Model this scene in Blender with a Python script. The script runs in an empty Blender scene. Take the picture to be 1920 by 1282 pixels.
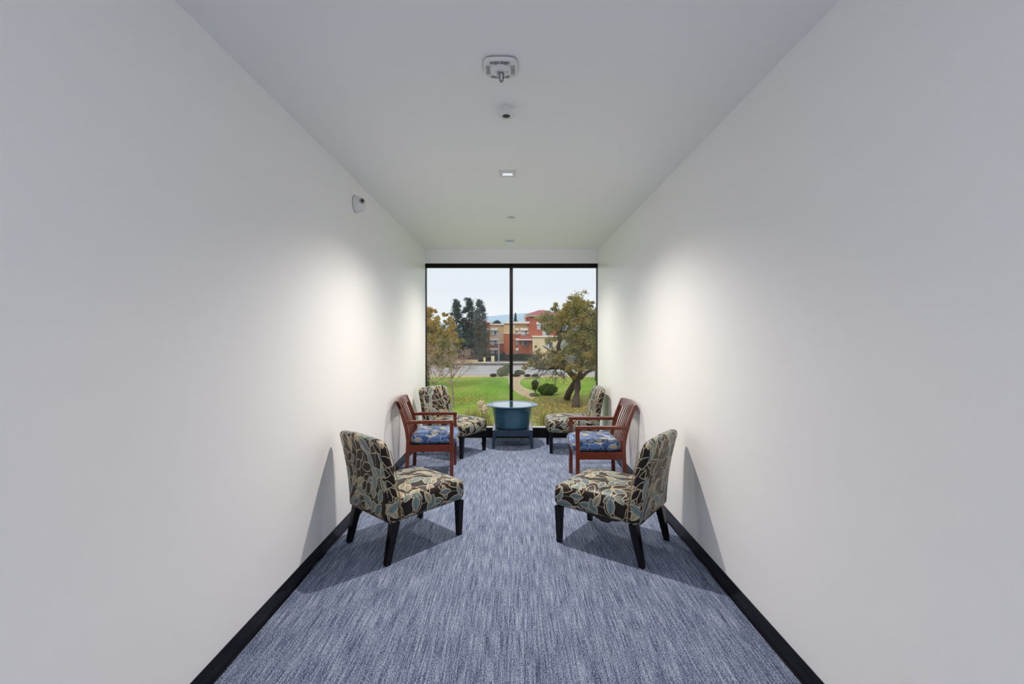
import bpy, bmesh, math, random
import numpy as np
from mathutils import Vector, Matrix, noise as mnoise

random.seed(7)
rng = np.random.default_rng(7)
C = bpy.context.scene.collection
scene = bpy.context.scene
R = math.radians

# ------------------------------------------------------------------ camera, sky, exposure, lights
EYE = 1.55            # camera height above the carpet
F = 853.0             # focal length in pixels of the 1920 wide frame
cam_d = bpy.data.cameras.new('camera')
cam = bpy.data.objects.new('camera', cam_d)
C.objects.link(cam)
cam.location = (0, 0, EYE)
cam.rotation_euler = (R(90), 0, 0)
cam_d.sensor_width = 36
cam_d.lens = F / 1920 * 36
cam_d.shift_x = -2 / 1920
cam_d.shift_y = -9 / 1920
cam_d.clip_end = 6000
scene.camera = cam

scene.view_settings.view_transform = 'Standard'
scene.view_settings.look = 'None'
scene.view_settings.gamma = 1
scene.view_settings.use_curve_mapping = False
EXPOSURE = 0.0
scene.view_settings.exposure = EXPOSURE
scene.cycles.max_bounces = 10
scene.cycles.diffuse_bounces = 7
scene.cycles.glossy_bounces = 4
scene.cycles.transparent_max_bounces = 12
scene.cycles.sample_clamp_indirect = 6

SKY_STRENGTH = 1.08
SUN_STRENGTH = 1.5
DOWNLIGHT_W = 262.0
DOWNLIGHT_COL = (1.0, 0.905, 0.815)
LOBBY_FILL_W = 142.0

world = bpy.data.worlds.new('overcast_sky')
scene.world = world
world.use_nodes = True
wn = world.node_tree
wn.nodes.clear()
w_out = wn.nodes.new('ShaderNodeOutputWorld')
w_bg = wn.nodes.new('ShaderNodeBackground')
w_tc = wn.nodes.new('ShaderNodeTexCoord')
w_sep = wn.nodes.new('ShaderNodeSeparateXYZ')
w_ramp = wn.nodes.new('ShaderNodeValToRGB')
w_map = wn.nodes.new('ShaderNodeMapping')
w_map.inputs['Scale'].default_value = (1.5, 1.5, 9)
w_noise = wn.nodes.new('ShaderNodeTexNoise')
w_noise.inputs['Scale'].default_value = 1.7
w_noise.inputs['Detail'].default_value = 4
w_add = wn.nodes.new('ShaderNodeMath'); w_add.operation = 'MULTIPLY_ADD'
w_add.inputs[1].default_value = 0.22
w_ramp.color_ramp.elements[0].position = 0.10
w_ramp.color_ramp.elements[0].color = (0.88, 0.90, 0.92, 1)
w_ramp.color_ramp.elements[1].position = 0.36
w_ramp.color_ramp.elements[1].color = (0.72, 0.79, 0.89, 1)
wn.links.new(w_tc.outputs['Generated'], w_sep.inputs[0])
wn.links.new(w_tc.outputs['Generated'], w_map.inputs['Vector'])
wn.links.new(w_map.outputs[0], w_noise.inputs['Vector'])
wn.links.new(w_noise.outputs['Fac'], w_add.inputs[0])
wn.links.new(w_sep.outputs['Z'], w_add.inputs[2])
wn.links.new(w_add.outputs[0], w_ramp.inputs[0])
wn.links.new(w_ramp.outputs[0], w_bg.inputs['Color'])
w_bg.inputs['Strength'].default_value = SKY_STRENGTH
wn.links.new(w_bg.outputs[0], w_out.inputs[0])

# hazy sun behind the building: it lights the garden and the hotel, not the room
sun_d = bpy.data.lights.new('hazy_sun', 'SUN')
sun_d.energy = SUN_STRENGTH; sun_d.angle = R(25); sun_d.color = (1.0, 0.95, 0.88)
sun = bpy.data.objects.new('hazy_sun', sun_d); C.objects.link(sun)
sun.rotation_euler = Vector((0.45, 0.75, -0.75)).to_track_quat('-Z', 'Y').to_euler()

# ------------------------------------------------------------------ helpers
def lin(r, g, b):
    f = lambda c: (c / 255 / 12.92) if c / 255 <= 0.04045 else ((c / 255 + 0.055) / 1.055) ** 2.4
    return (f(r), f(g), f(b), 1.0)

def new_mat(name):
    m = bpy.data.materials.new(name)
    m.use_nodes = True
    nt = m.node_tree
    return m, nt, nt.nodes['Principled BSDF']

def pmat(name, col, rough=0.5, metal=0.0, spec=0.5, vary=0.0, scale=20.0, bump=0.0, coat=0.0, stretch=(1, 1, 1), sheen=0.0):
    m, nt, b = new_mat(name)
    b.inputs['Roughness'].default_value = rough
    b.inputs['Metallic'].default_value = metal
    b.inputs['Specular IOR Level'].default_value = spec
    b.inputs['Coat Weight'].default_value = coat
    b.inputs['Coat Roughness'].default_value = 0.12
    b.inputs['Sheen Weight'].default_value = sheen
    if len(col) == 3:
        col = (*col, 1)
    tc = nt.nodes.new('ShaderNodeTexCoord')
    mp = nt.nodes.new('ShaderNodeMapping')
    mp.inputs['Scale'].default_value = stretch
    nt.links.new(tc.outputs['Object'], mp.inputs['Vector'])
    ns = nt.nodes.new('ShaderNodeTexNoise')
    ns.inputs['Scale'].default_value = scale
    ns.inputs['Detail'].default_value = 5
    nt.links.new(mp.outputs[0], ns.inputs['Vector'])
    rp = nt.nodes.new('ShaderNodeValToRGB')
    rp.color_ramp.elements[0].position = 0.3
    rp.color_ramp.elements[1].position = 0.7
    rp.color_ramp.elements[0].color = tuple(max(0, c * (1 - vary)) for c in col[:3]) + (1,)
    rp.color_ramp.elements[1].color = tuple(min(1, c * (1 + vary)) for c in col[:3]) + (1,)
    nt.links.new(ns.outputs['Fac'], rp.inputs[0])
    nt.links.new(rp.outputs[0], b.inputs['Base Color'])
    if bump:
        bp = nt.nodes.new('ShaderNodeBump')
        bp.inputs['Strength'].default_value = bump
        bp.inputs['Distance'].default_value = 0.01
        nt.links.new(ns.outputs['Fac'], bp.inputs['Height'])
        nt.links.new(bp.outputs[0], b.inputs['Normal'])
    return m

def tag(o, label=None, cat=None, group=None, kind=None):
    if label: o['label'] = label
    if cat: o['category'] = cat
    if group: o['group'] = group
    if kind: o['kind'] = kind
    return o

def empty(name, loc=(0, 0, 0), rz=0.0):
    o = bpy.data.objects.new(name, None)
    o.empty_display_size = 0.1
    C.objects.link(o)
    o.location = loc
    o.rotation_euler = (0, 0, rz)
    return o

def link(name, me, m=None, parent=None, smooth=False):
    if m is not None:
        me.materials.append(m)
    if smooth:
        me.polygons.foreach_set('use_smooth', [True] * len(me.polygons))
    o = bpy.data.objects.new(name, me)
    C.objects.link(o)
    if parent is not None:
        o.parent = parent
    return o

class MB:
    """collects boxes, tubes and lathes in one bmesh"""
    def __init__(self):
        self.bm = bmesh.new()
    def box(self, x0, x1, y0, y1, z0, z1, bev=0.0):
        bm = self.bm
        v = [bm.verts.new(p) for p in ((x0, y0, z0), (x1, y0, z0), (x1, y1, z0), (x0, y1, z0),
                                       (x0, y0, z1), (x1, y0, z1), (x1, y1, z1), (x0, y1, z1))]
        fs = [bm.faces.new([v[i] for i in q]) for q in ((3, 2, 1, 0), (4, 5, 6, 7), (0, 1, 5, 4), (1, 2, 6, 5), (2, 3, 7, 6), (3, 0, 4, 7))]
        if bev:
            es = list({e for f in fs for e in f.edges})
            bmesh.ops.bevel(bm, geom=es, offset=bev, segments=2, profile=0.6, affect='EDGES')
        return self
    def hexa(self, low, high, bev=0.0):
        """low and high: four corner points each, counter clockwise from above"""
        bm = self.bm
        v = [bm.verts.new(p) for p in list(low) + list(high)]
        fs = [bm.faces.new([v[i] for i in q]) for q in ((3, 2, 1, 0), (4, 5, 6, 7), (0, 1, 5, 4), (1, 2, 6, 5), (2, 3, 7, 6), (3, 0, 4, 7))]
        if bev:
            es = list({e for f in fs for e in f.edges})
            bmesh.ops.bevel(bm, geom=es, offset=bev, segments=2, profile=0.6, affect='EDGES')
        return self
    def sweep(self, path, half_w, half_t, side=(0, 1, 0), bev=0.0):
        """rectangular section swept along path; half_w along side, half_t across"""
        bm = self.bm
        s = Vector(side).normalized()
        rings = []
        for i, p in enumerate(path):
            p = Vector(p)
            a = Vector(path[max(i - 1, 0)]); b = Vector(path[min(i + 1, len(path) - 1)])
            t = (b - a).normalized()
            n = s.cross(t).normalized()
            hw = half_w[i] if hasattr(half_w, '__len__') else half_w
            ht = half_t[i] if hasattr(half_t, '__len__') else half_t
            rings.append([bm.verts.new(p + s * (sx * hw) + n * (sy * ht)) for sx, sy in ((-1, -1), (1, -1), (1, 1), (-1, 1))])
        for r0, r1 in zip(rings, rings[1:]):
            for k in range(4):
                bm.faces.new((r0[k], r0[(k + 1) % 4], r1[(k + 1) % 4], r1[k]))
        bm.faces.new(rings[0][::-1]); bm.faces.new(rings[-1])
        if bev:
            es = []
            for r0, r1 in zip(rings, rings[1:]):
                es += [bm.edges.get((r0[k], r1[k])) for k in range(4)]
            for r in (rings[0], rings[-1]):
                es += [bm.edges.get((r[k], r[(k + 1) % 4])) for k in range(4)]
            bmesh.ops.bevel(bm, geom=[e for e in es if e], offset=bev, segments=2, profile=0.6, affect='EDGES')
        return self
    def tube(self, path, rad, n=8):
        bm = self.bm
        rings = []
        up = Vector((0.13, 0.31, 0.94))
        for i, p in enumerate(path):
            p = Vector(p)
            a = Vector(path[max(i - 1, 0)]); b = Vector(path[min(i + 1, len(path) - 1)])
            t = (b - a).normalized()
            u = t.cross(up if abs(t.dot(up)) < 0.95 else Vector((1, 0, 0))).normalized()
            v = t.cross(u)
            r = rad[i] if hasattr(rad, '__len__') else rad
            rings.append([bm.verts.new(p + (u * math.cos(2 * math.pi * k / n) + v * math.sin(2 * math.pi * k / n)) * r) for k in range(n)])
        for r0, r1 in zip(rings, rings[1:]):
            for k in range(n):
                bm.faces.new((r0[k], r0[(k + 1) % n], r1[(k + 1) % n], r1[k]))
        bm.faces.new(rings[0][::-1]); bm.faces.new(rings[-1])
        return self
    def lathe(self, prof, n=48, c=(0, 0, 0), close=True):
        bm = self.bm
        rings = []
        for r, z in prof:
            if r < 1e-6:
                rings.append([bm.verts.new((c[0], c[1], c[2] + z))])
            else:
                rings.append([bm.verts.new((c[0] + r * math.cos(2 * math.pi * k / n), c[1] + r * math.sin(2 * math.pi * k / n), c[2] + z)) for k in range(n)])
        for r0, r1 in zip(rings, rings[1:]):
            for k in range(n):
                a, b = k, (k + 1) % n
                if len(r0) == 1 and len(r1) == 1: continue
                if len(r0) == 1: bm.faces.new((r0[0], r1[b], r1[a]))
                elif len(r1) == 1: bm.faces.new((r0[a], r0[b], r1[0]))
                else: bm.faces.new((r0[a], r0[b], r1[b], r1[a]))
        return self
    def build(self, name, m=None, parent=None, smooth=False, angle=None):
        bmesh.ops.recalc_face_normals(self.bm, faces=self.bm.faces)
        me = bpy.data.meshes.new(name)
        self.bm.to_mesh(me); self.bm.free()
        o = link(name, me, m, parent, smooth or angle is not None)
        if angle is not None:
            me.set_sharp_from_angle(angle=R(angle))
        return o

def rounded_box(name, lo, hi, r, n, m, parent, warp=None, uv_shift=(0, 0)):
    """box with rounded edges, optionally warped; UVs in metres by box projection"""
    lo = Vector(lo); hi = Vector(hi)
    bm = bmesh.new()
    uvl = bm.loops.layers.uv.new('UVMap')
    cache = {}
    src = {}
    def vert(i, j, k):
        key = (i, j, k)
        if key not in cache:
            p = Vector((lo.x + (hi.x - lo.x) * i / n[0], lo.y + (hi.y - lo.y) * j / n[1], lo.z + (hi.z - lo.z) * k / n[2]))
            # crowd the rows towards the edges so that the rounding gets its share of the mesh
            q = Vector([min(max(p[a], lo[a] + r), hi[a] - r) for a in range(3)])
            d = p - q
            if d.length > 1e-9:
                # cube-to-sphere keeps the rows even over the rounded edge
                d = d / r
                x, y, z = d
                s = Vector((x * math.sqrt(max(0, 1 - y * y / 2 - z * z / 2 + y * y * z * z / 3)),
                            y * math.sqrt(max(0, 1 - z * z / 2 - x * x / 2 + z * z * x * x / 3)),
                            z * math.sqrt(max(0, 1 - x * x / 2 - y * y / 2 + x * x * y * y / 3))))
                pp = q + s * r
            else:
                pp = p
            w = warp(pp) if warp else pp
            v = bm.verts.new(w)
            cache[key] = v
            src[v] = p
        return cache[key]
    def quad(a, b, c, d, ax):
        f = bm.faces.new((a, b, c, d))
        f.smooth = True
        for l in f.loops:
            p = src[l.vert]
            if ax == 0: uv = (p.y, p.z)
            elif ax == 1: uv = (p.x, p.z)
            else: uv = (p.y, p.x + 0.37)
            l[uvl].uv = (uv[0] + uv_shift[0], uv[1] + uv_shift[1])
    nx, ny, nz = n
    for j in range(ny):
        for k in range(nz):
            quad(vert(0, j, k), vert(0, j, k + 1), vert(0, j + 1, k + 1), vert(0, j + 1, k), 0)
            quad(vert(nx, j, k), vert(nx, j + 1, k), vert(nx, j + 1, k + 1), vert(nx, j, k + 1), 0)
    for i in range(nx):
        for k in range(nz):
            quad(vert(i, 0, k), vert(i + 1, 0, k), vert(i + 1, 0, k + 1), vert(i, 0, k + 1), 1)
            quad(vert(i, ny, k), vert(i, ny, k + 1), vert(i + 1, ny, k + 1), vert(i + 1, ny, k), 1)
    for i in range(nx):
        for j in range(ny):
            quad(vert(i, j, 0), vert(i, j + 1, 0), vert(i + 1, j + 1, 0), vert(i + 1, j, 0), 2)
            quad(vert(i, j, nz), vert(i + 1, j, nz), vert(i + 1, j + 1, nz), vert(i, j + 1, nz), 2)
    me = bpy.data.meshes.new(name)
    bm.to_mesh(me); bm.free()
    return link(name, me, m, parent)

def leaf_mesh(name, pts, size, m, parent=None, aspect=0.6, flat=0.0, attr=None, smooth=False):
    """many small two-triangle leaves, folded along the midrib, random directions; attr: one float per leaf"""
    n = len(pts)
    pts = np.asarray(pts, dtype=np.float64)
    size = np.broadcast_to(np.asarray(size, dtype=np.float64), (n,)) * rng.uniform(0.65, 1.3, n)
    a = rng.normal(size=(n, 3)); a[:, 2] *= (1 - flat)
    a /= np.linalg.norm(a, axis=1)[:, None]
    b = rng.normal(size=(n, 3)); b[:, 2] *= (1 - flat)
    b -= a * (a * b).sum(1)[:, None]
    b /= np.linalg.norm(b, axis=1)[:, None] + 1e-9
    c = np.cross(a, b)
    L = size[:, None] * 0.5; W = L * aspect
    v = np.stack([pts - a * L, pts + b * W + c * W * 0.35, pts + a * L, pts - b * W + c * W * 0.35], axis=1).reshape(-1, 3)
    idx = np.arange(n)[:, None] * 4
    tri = np.concatenate([idx + [0, 1, 2], idx + [0, 2, 3]], axis=1).reshape(-1, 3)
    me = bpy.data.meshes.new(name)
    me.vertices.add(len(v)); me.vertices.foreach_set('co', v.ravel())
    me.loops.add(tri.size); me.loops.foreach_set('vertex_index', tri.ravel().astype(np.int32))
    me.polygons.add(len(tri))
    me.polygons.foreach_set('loop_start', np.arange(0, tri.size, 3, dtype=np.int32))
    me.update(calc_edges=True)
    at = me.attributes.new('tint', 'FLOAT', 'POINT')
    t = rng.uniform(0, 1, n) if attr is None else np.clip(attr, 0, 1)
    at.data.foreach_set('value', np.repeat(t, 4))
    return link(name, me, m, parent)

def leaf_mat(name, cols, rough=0.6, trans=0.25):
    m, nt, b = new_mat(name)
    at = nt.nodes.new('ShaderNodeAttribute'); at.attribute_name = 'tint'
    rp = nt.nodes.new('ShaderNodeValToRGB')
    els = rp.color_ramp.elements
    while len(els) < len(cols): els.new(0.5)
    for i, c in enumerate(cols):
        els[i].position = i / (len(cols) - 1)
        els[i].color = lin(*c)
    nt.links.new(at.outputs['Fac'], rp.inputs[0])
    nt.links.new(rp.outputs[0], b.inputs['Base Color'])
    b.inputs['Roughness'].default_value = rough
    b.inputs['Specular IOR Level'].default_value = 0.25
    if trans:
        tr = nt.nodes.new('ShaderNodeBsdfTranslucent')
        mx = nt.nodes.new('ShaderNodeMixShader'); mx.inputs[0].default_value = trans
        nt.links.new(rp.outputs[0], tr.inputs['Color'])
        nt.links.new(b.outputs[0], mx.inputs[1]); nt.links.new(tr.outputs[0], mx.inputs[2])
        nt.links.new(mx.outputs[0], nt.nodes['Material Output'].inputs['Surface'])
    return m

# ------------------------------------------------------------------ materials
def paint_mat(name, col, rough):
    m, nt, b = new_mat(name)
    b.inputs['Base Color'].default_value = col
    b.inputs['Roughness'].default_value = rough
    tc = nt.nodes.new('ShaderNodeTexCoord')
    n1 = nt.nodes.new('ShaderNodeTexNoise'); n1.inputs['Scale'].default_value = 180; n1.inputs['Detail'].default_value = 3
    n2 = nt.nodes.new('ShaderNodeTexNoise'); n2.inputs['Scale'].default_value = 1.3; n2.inputs['Detail'].default_value = 2
    nt.links.new(tc.outputs['Object'], n1.inputs['Vector'])
    nt.links.new(tc.outputs['Object'], n2.inputs['Vector'])
    b1 = nt.nodes.new('ShaderNodeBump'); b1.inputs['Strength'].default_value = 0.06; b1.inputs['Distance'].default_value = 0.004
    b2 = nt.nodes.new('ShaderNodeBump'); b2.inputs['Strength'].default_value = 0.05; b2.inputs['Distance'].default_value = 0.05
    nt.links.new(n1.outputs['Fac'], b1.inputs['Height'])
    nt.links.new(n2.outputs['Fac'], b2.inputs['Height'])
    nt.links.new(b1.outputs[0], b2.inputs['Normal'])
    nt.links.new(b2.outputs[0], b.inputs['Normal'])
    return m

M_WALL = paint_mat('satin_wall_paint', (0.88, 0.88, 0.88, 1), 0.38)
M_CEIL = paint_mat('ceiling_paint', (0.89, 0.89, 0.89, 1), 0.5)

def carpet_mat():
    m, nt, b = new_mat('striped_loop_carpet')
    tc = nt.nodes.new('ShaderNodeTexCoord')
    def ns(sx, sy, detail, rough=0.5):
        mp = nt.nodes.new('ShaderNodeMapping'); mp.inputs['Scale'].default_value = (sx, sy, 1)
        n = nt.nodes.new('ShaderNodeTexNoise'); n.noise_dimensions = '2D'
        n.inputs['Scale'].default_value = 1; n.inputs['Detail'].default_value = detail; n.inputs['Roughness'].default_value = rough
        nt.links.new(tc.outputs['Object'], mp.inputs['Vector']); nt.links.new(mp.outputs[0], n.inputs['Vector'])
        return n.outputs['Fac']
    def mul(a, k, c):
        x = nt.nodes.new('ShaderNodeMath'); x.operation = 'MULTIPLY_ADD'
        nt.links.new(a, x.inputs[0]); x.inputs[1].default_value = k
        if isinstance(c, float): x.inputs[2].default_value = c
        else: nt.links.new(c, x.inputs[2])
        return x.outputs[0]
    stripe = ns(115, 5.0, 2)       # the stripes that run down the corridor
    fine = ns(300, 40, 2)         # single loop rows
    speck = ns(200, 170, 1)       # loop by loop speckle
    blot = ns(14, 3, 3)
    v = mul(stripe, 0.80, 0.5 - 0.40)
    v = mul(fine, 0.65, v); v = mul(speck, 1.25, v); v = mul(blot, 0.25, v)
    v = mul(v, 1.0, -1.075)
    rp = nt.nodes.new('ShaderNodeValToRGB')
    e = rp.color_ramp.elements
    e[0].position = 0.12; e[0].color = lin(36, 48, 76)
    e[1].position = 0.92; e[1].color = lin(184, 192, 210)
    x = e.new(0.5); x.color = lin(108, 122, 150)
    nt.links.new(v, rp.inputs[0])
    nt.links.new(rp.outputs[0], b.inputs['Base Color'])
    b.inputs['Roughness'].default_value = 0.9
    b.inputs['Specular IOR Level'].default_value = 0.15
    bp = nt.nodes.new('ShaderNodeBump'); bp.inputs['Strength'].default_value = 0.35; bp.inputs['Distance'].default_value = 0.004
    nt.links.new(v, bp.inputs['Height']); nt.links.new(bp.outputs[0], b.inputs['Normal'])
    return m
M_CARPET = carpet_mat()

def leaf_fabric(name, ground, fills, outline, stem, cell=0.15, a=0.50, bw=0.27, layers=3, rough=0.42, sheen=0.15, seed=0.0, hollow=True):
    """printed leaves: every layer turns each Voronoi cell into one lens-shaped leaf with outline and midrib"""
    m, nt, b = new_mat(name)
    N = nt.nodes; Lk = nt.links.new
    uv = N.new('ShaderNodeUVMap'); uv.uv_map = 'UVMap'
    def math_(op, x, y=None, z=None):
        n = N.new('ShaderNodeMath'); n.operation = op
        for i, q in enumerate((x, y, z)):
            if q is None: continue
            if isinstance(q, (int, float)): n.inputs[i].default_value = q
            else: Lk(q, n.inputs[i])
        return n.outputs[0]
    def mixc(fac, c1, c2):
        n = N.new('ShaderNodeMix'); n.data_type = 'RGBA'
        Lk(fac, n.inputs['Factor'])
        for s, q in (('A', c1), ('B', c2)):
            k = [i for i in n.inputs if i.name == s and i.type == 'RGBA'][0]
            if isinstance(q, tuple): k.default_value = q
            else: Lk(q, k)
        return [o for o in n.outputs if o.type == 'RGBA'][0]
    # thin stems
    mp = N.new('ShaderNodeMapping'); mp.inputs['Scale'].default_value = (0.8 / cell, 0.62 / cell, 1)
    Lk(uv.outputs[0], mp.inputs['Vector'])
    wob = N.new('ShaderNodeTexNoise'); wob.inputs['Scale'].default_value = 2.0; Lk(mp.outputs[0], wob.inputs['Vector'])
    wadd = N.new('ShaderNodeVectorMath'); wadd.operation = 'MULTIPLY_ADD'; wadd.inputs[1].default_value = (0.5, 0.5, 0)
    Lk(wob.outputs['Color'], wadd.inputs[0]); Lk(mp.outputs[0], wadd.inputs[2])
    ve = N.new('ShaderNodeTexVoronoi'); ve.voronoi_dimensions = '2D'; ve.feature = 'DISTANCE_TO_EDGE'; ve.inputs['Scale'].default_value = 1
    Lk(wadd.outputs[0], ve.inputs['Vector'])
    col = mixc(math_('LESS_THAN', ve.outputs['Distance'], 0.016), ground, stem)
    for li in range(layers):
        mp = N.new('ShaderNodeMapping')
        mp.inputs['Scale'].default_value = (1 / cell, 1 / cell, 1)
        mp.inputs['Location'].default_value = (3.37 * li + seed, 5.61 * li + seed * 1.7, 0)
        mp.inputs['Rotation'].default_value = (0, 0, 0.5 + 0.9 * li)
        Lk(uv.outputs[0], mp.inputs['Vector'])
        vo = N.new('ShaderNodeTexVoronoi'); vo.voronoi_dimensions = '2D'; vo.inputs['Scale'].default_value = 1
        vo.inputs['Randomness'].default_value = 0.42
        Lk(mp.outputs[0], vo.inputs['Vector'])
        sub = N.new('ShaderNodeVectorMath'); sub.operation = 'SUBTRACT'
        Lk(mp.outputs[0], sub.inputs[0]); Lk(vo.outputs['Position'], sub.inputs[1])
        cs = N.new('ShaderNodeSeparateColor'); Lk(vo.outputs['Color'], cs.inputs[0])
        ro = N.new('ShaderNodeVectorRotate'); ro.rotation_type = 'Z_AXIS'
        Lk(sub.outputs[0], ro.inputs['Vector'])
        Lk(math_('MULTIPLY', cs.outputs[0], 6.2832), ro.inputs['Angle'])
        sx = N.new('ShaderNodeSeparateXYZ'); Lk(ro.outputs[0], sx.inputs[0])
        x, y = sx.outputs[0], sx.outputs[1]
        sz = math_('MULTIPLY_ADD', cs.outputs[2], 0.30, 0.72)            # size of this leaf
        xa = math_('DIVIDE', x, math_('MULTIPLY', sz, a))
        half = math_('MULTIPLY', math_('SUBTRACT', 1.0, math_('MULTIPLY', xa, xa)), math_('MULTIPLY', sz, bw))
        d = math_('SUBTRACT', math_('ABSOLUTE', y), half)
        inside = math_('LESS_THAN', d, 0.0)
        core = math_('LESS_THAN', d, -0.050)
        rp = N.new('ShaderNodeValToRGB'); rp.color_ramp.interpolation = 'CONSTANT'
        els = rp.color_ramp.elements
        while len(els) < len(fills): els.new(0.5)
        for i, c in enumerate(fills):
            els[i].position = i / len(fills); els[i].color = c
        Lk(cs.outputs[1], rp.inputs[0])
        # dark outer line, pale rim, coloured heart, dark midrib
        rim = math_('LESS_THAN', d, -0.012)
        c = mixc(rim, ground, outline)
        c = mixc(core, c, rp.outputs[0])
        rib = math_('MULTIPLY', math_('LESS_THAN', math_('ABSOLUTE', y), 0.010), core)
        c = mixc(rib, c, ground)
        # a few cells carry no leaf at all
        keep = math_('MULTIPLY', inside, math_('GREATER_THAN', cs.outputs[2], 0.10))
        col = mixc(keep, col, c)
    Lk(col, b.inputs['Base Color'])
    b.inputs['Roughness'].default_value = rough
    b.inputs['Specular IOR Level'].default_value = 0.32
    b.inputs['Sheen Tint'].default_value = (1.0, 0.80, 0.60, 1)
    b.inputs['Sheen Weight'].default_value = sheen
    b.inputs['Sheen Roughness'].default_value = 0.4
    wv = N.new('ShaderNodeTexNoise'); wv.inputs['Scale'].default_value = 900
    Lk(uv.outputs[0], wv.inputs['Vector'])
    bp = N.new('ShaderNodeBump'); bp.inputs['Strength'].default_value = 0.08; bp.inputs['Distance'].default_value = 0.002
    Lk(wv.outputs['Fac'], bp.inputs['Height']); Lk(bp.outputs[0], b.inputs['Normal'])
    return m

M_LEAF = leaf_fabric('brown_leaf_print', lin(24, 17, 14),
                     [lin(108, 128, 130), lin(27, 19, 15), lin(160, 150, 124), lin(98, 118, 118), lin(140, 138, 120), lin(88, 108, 114), lin(30, 21, 17), lin(124, 134, 124)],
                     lin(200, 184, 152), lin(122, 120, 110), cell=0.150, a=0.53, bw=0.26, layers=4, rough=0.42, sheen=0.06)
M_BLUE = leaf_fabric('blue_leaf_print', lin(46, 72, 118),
                     [lin(96, 128, 172), lin(40, 60, 104), lin(164, 182, 208), lin(150, 140, 116), lin(70, 100, 150), lin(168, 160, 134)],
                     lin(120, 146, 184), lin(196, 190, 168), cell=0.13, a=0.52, bw=0.33, layers=3, seed=2.3)
M_WOOD = pmat('cherry_wood', (0.110, 0.019, 0.006), rough=0.26, vary=0.35, scale=14, coat=0.35, stretch=(2, 2, 14))
M_BLACKWOOD = pmat('black_lacquered_wood', (0.005, 0.005, 0.006), spec=0.25, rough=0.2, vary=0.2)
M_COVE = pmat('black_rubber_cove', (0.004, 0.004, 0.005), rough=0.16, vary=0.2, spec=0.2)
M_FRAME = pmat('black_anodised_aluminium', (0.006, 0.006, 0.0065), rough=0.4, vary=0.1, spec=0.12)
M_SILL = pmat('brushed_metal_sill', (0.62, 0.62, 0.62), rough=0.35, vary=0.08)
M_PLASTIC = pmat('white_plastic', (0.74, 0.74, 0.73), rough=0.4, vary=0.02)
M_GREYPL = pmat('grey_plastic', (0.36, 0.36, 0.36), rough=0.45, vary=0.03)
M_DARK = pmat('dark_plastic', (0.02, 0.02, 0.02), rough=0.3, vary=0.1)
M_CHROME = pmat('chrome_reflector', (0.75, 0.75, 0.75), rough=0.12, metal=1.0, vary=0.02)
M_CLOTH = pmat('black_dust_cloth', (0.01, 0.01, 0.01), rough=0.9, vary=0.2)
M_GLAZE = pmat('teal_bronze_glaze', (0.026, 0.090, 0.145), rough=0.2, vary=0.16, scale=6, coat=0.4, stretch=(1, 1, 9))
M_STAND = pmat('dark_blue_lacquer', (0.006, 0.022, 0.052), rough=0.18, vary=0.2, coat=0.4)

def glass_mat(name, tint=(0.95, 0.97, 0.97, 1), refl=1.0, ior=1.5):
    m = bpy.data.materials.new(name); m.use_nodes = True
    nt = m.node_tree; nt.nodes.clear()
    out = nt.nodes.new('ShaderNodeOutputMaterial')
    tr = nt.nodes.new('ShaderNodeBsdfTransparent'); tr.inputs['Color'].default_value = tint
    gl = nt.nodes.new('ShaderNodeBsdfGlossy'); gl.inputs['Roughness'].default_value = 0.0
    fr = nt.nodes.new('ShaderNodeFresnel'); fr.inputs['IOR'].default_value = ior
    mx = nt.nodes.new('ShaderNodeMixShader')
    nt.links.new(fr.outputs[0], mx.inputs[0])
    nt.links.new(tr.outputs[0], mx.inputs[1]); nt.links.new(gl.outputs[0], mx.inputs[2])
    nt.links.new(mx.outputs[0], out.inputs['Surface'])
    return m
M_GLASS = glass_mat('window_glass')
M_BULB = glass_mat('clear_strobe_lens', ior=1.7)

# ------------------------------------------------------------------ room
XL, XR = -1.353, 1.304       # side walls
YE = 7.0                     # window wall
YM = -1.2                    # mouth of the corridor, behind the camera
YB = -5.0                    # back wall of the lobby
ZC = 2.895                   # ceiling
LX = 4.0
TH = 0.15

def struct(o, kind='structure'):
    o['kind'] = kind
    return o

struct(MB().box(-LX - TH, LX + TH, YB - TH, YE, -0.20, 0.0).build('floor', M_CARPET))
struct(MB().box(XL - TH, XL, YM, YE + 0.12, 0, ZC).build('wall_left', M_WALL))
struct(MB().box(XR, XR + TH, YM, YE + 0.12, 0, ZC).build('wall_right', M_WALL))
lob = MB().box(-LX, XL - TH, YM, YM + TH, 0, ZC).box(XR + TH, LX, YM, YM + TH, 0, ZC)
struct(lob.build('wall_lobby_front', M_WALL))
struct(MB().box(-LX - TH, -LX, YB - TH, YM + TH, 0, ZC).build('wall_lobby_left', M_WALL))
struct(MB().box(LX, LX + TH, YB - TH, YM + TH, 0, ZC).build('wall_lobby_right', M_WALL))
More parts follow.
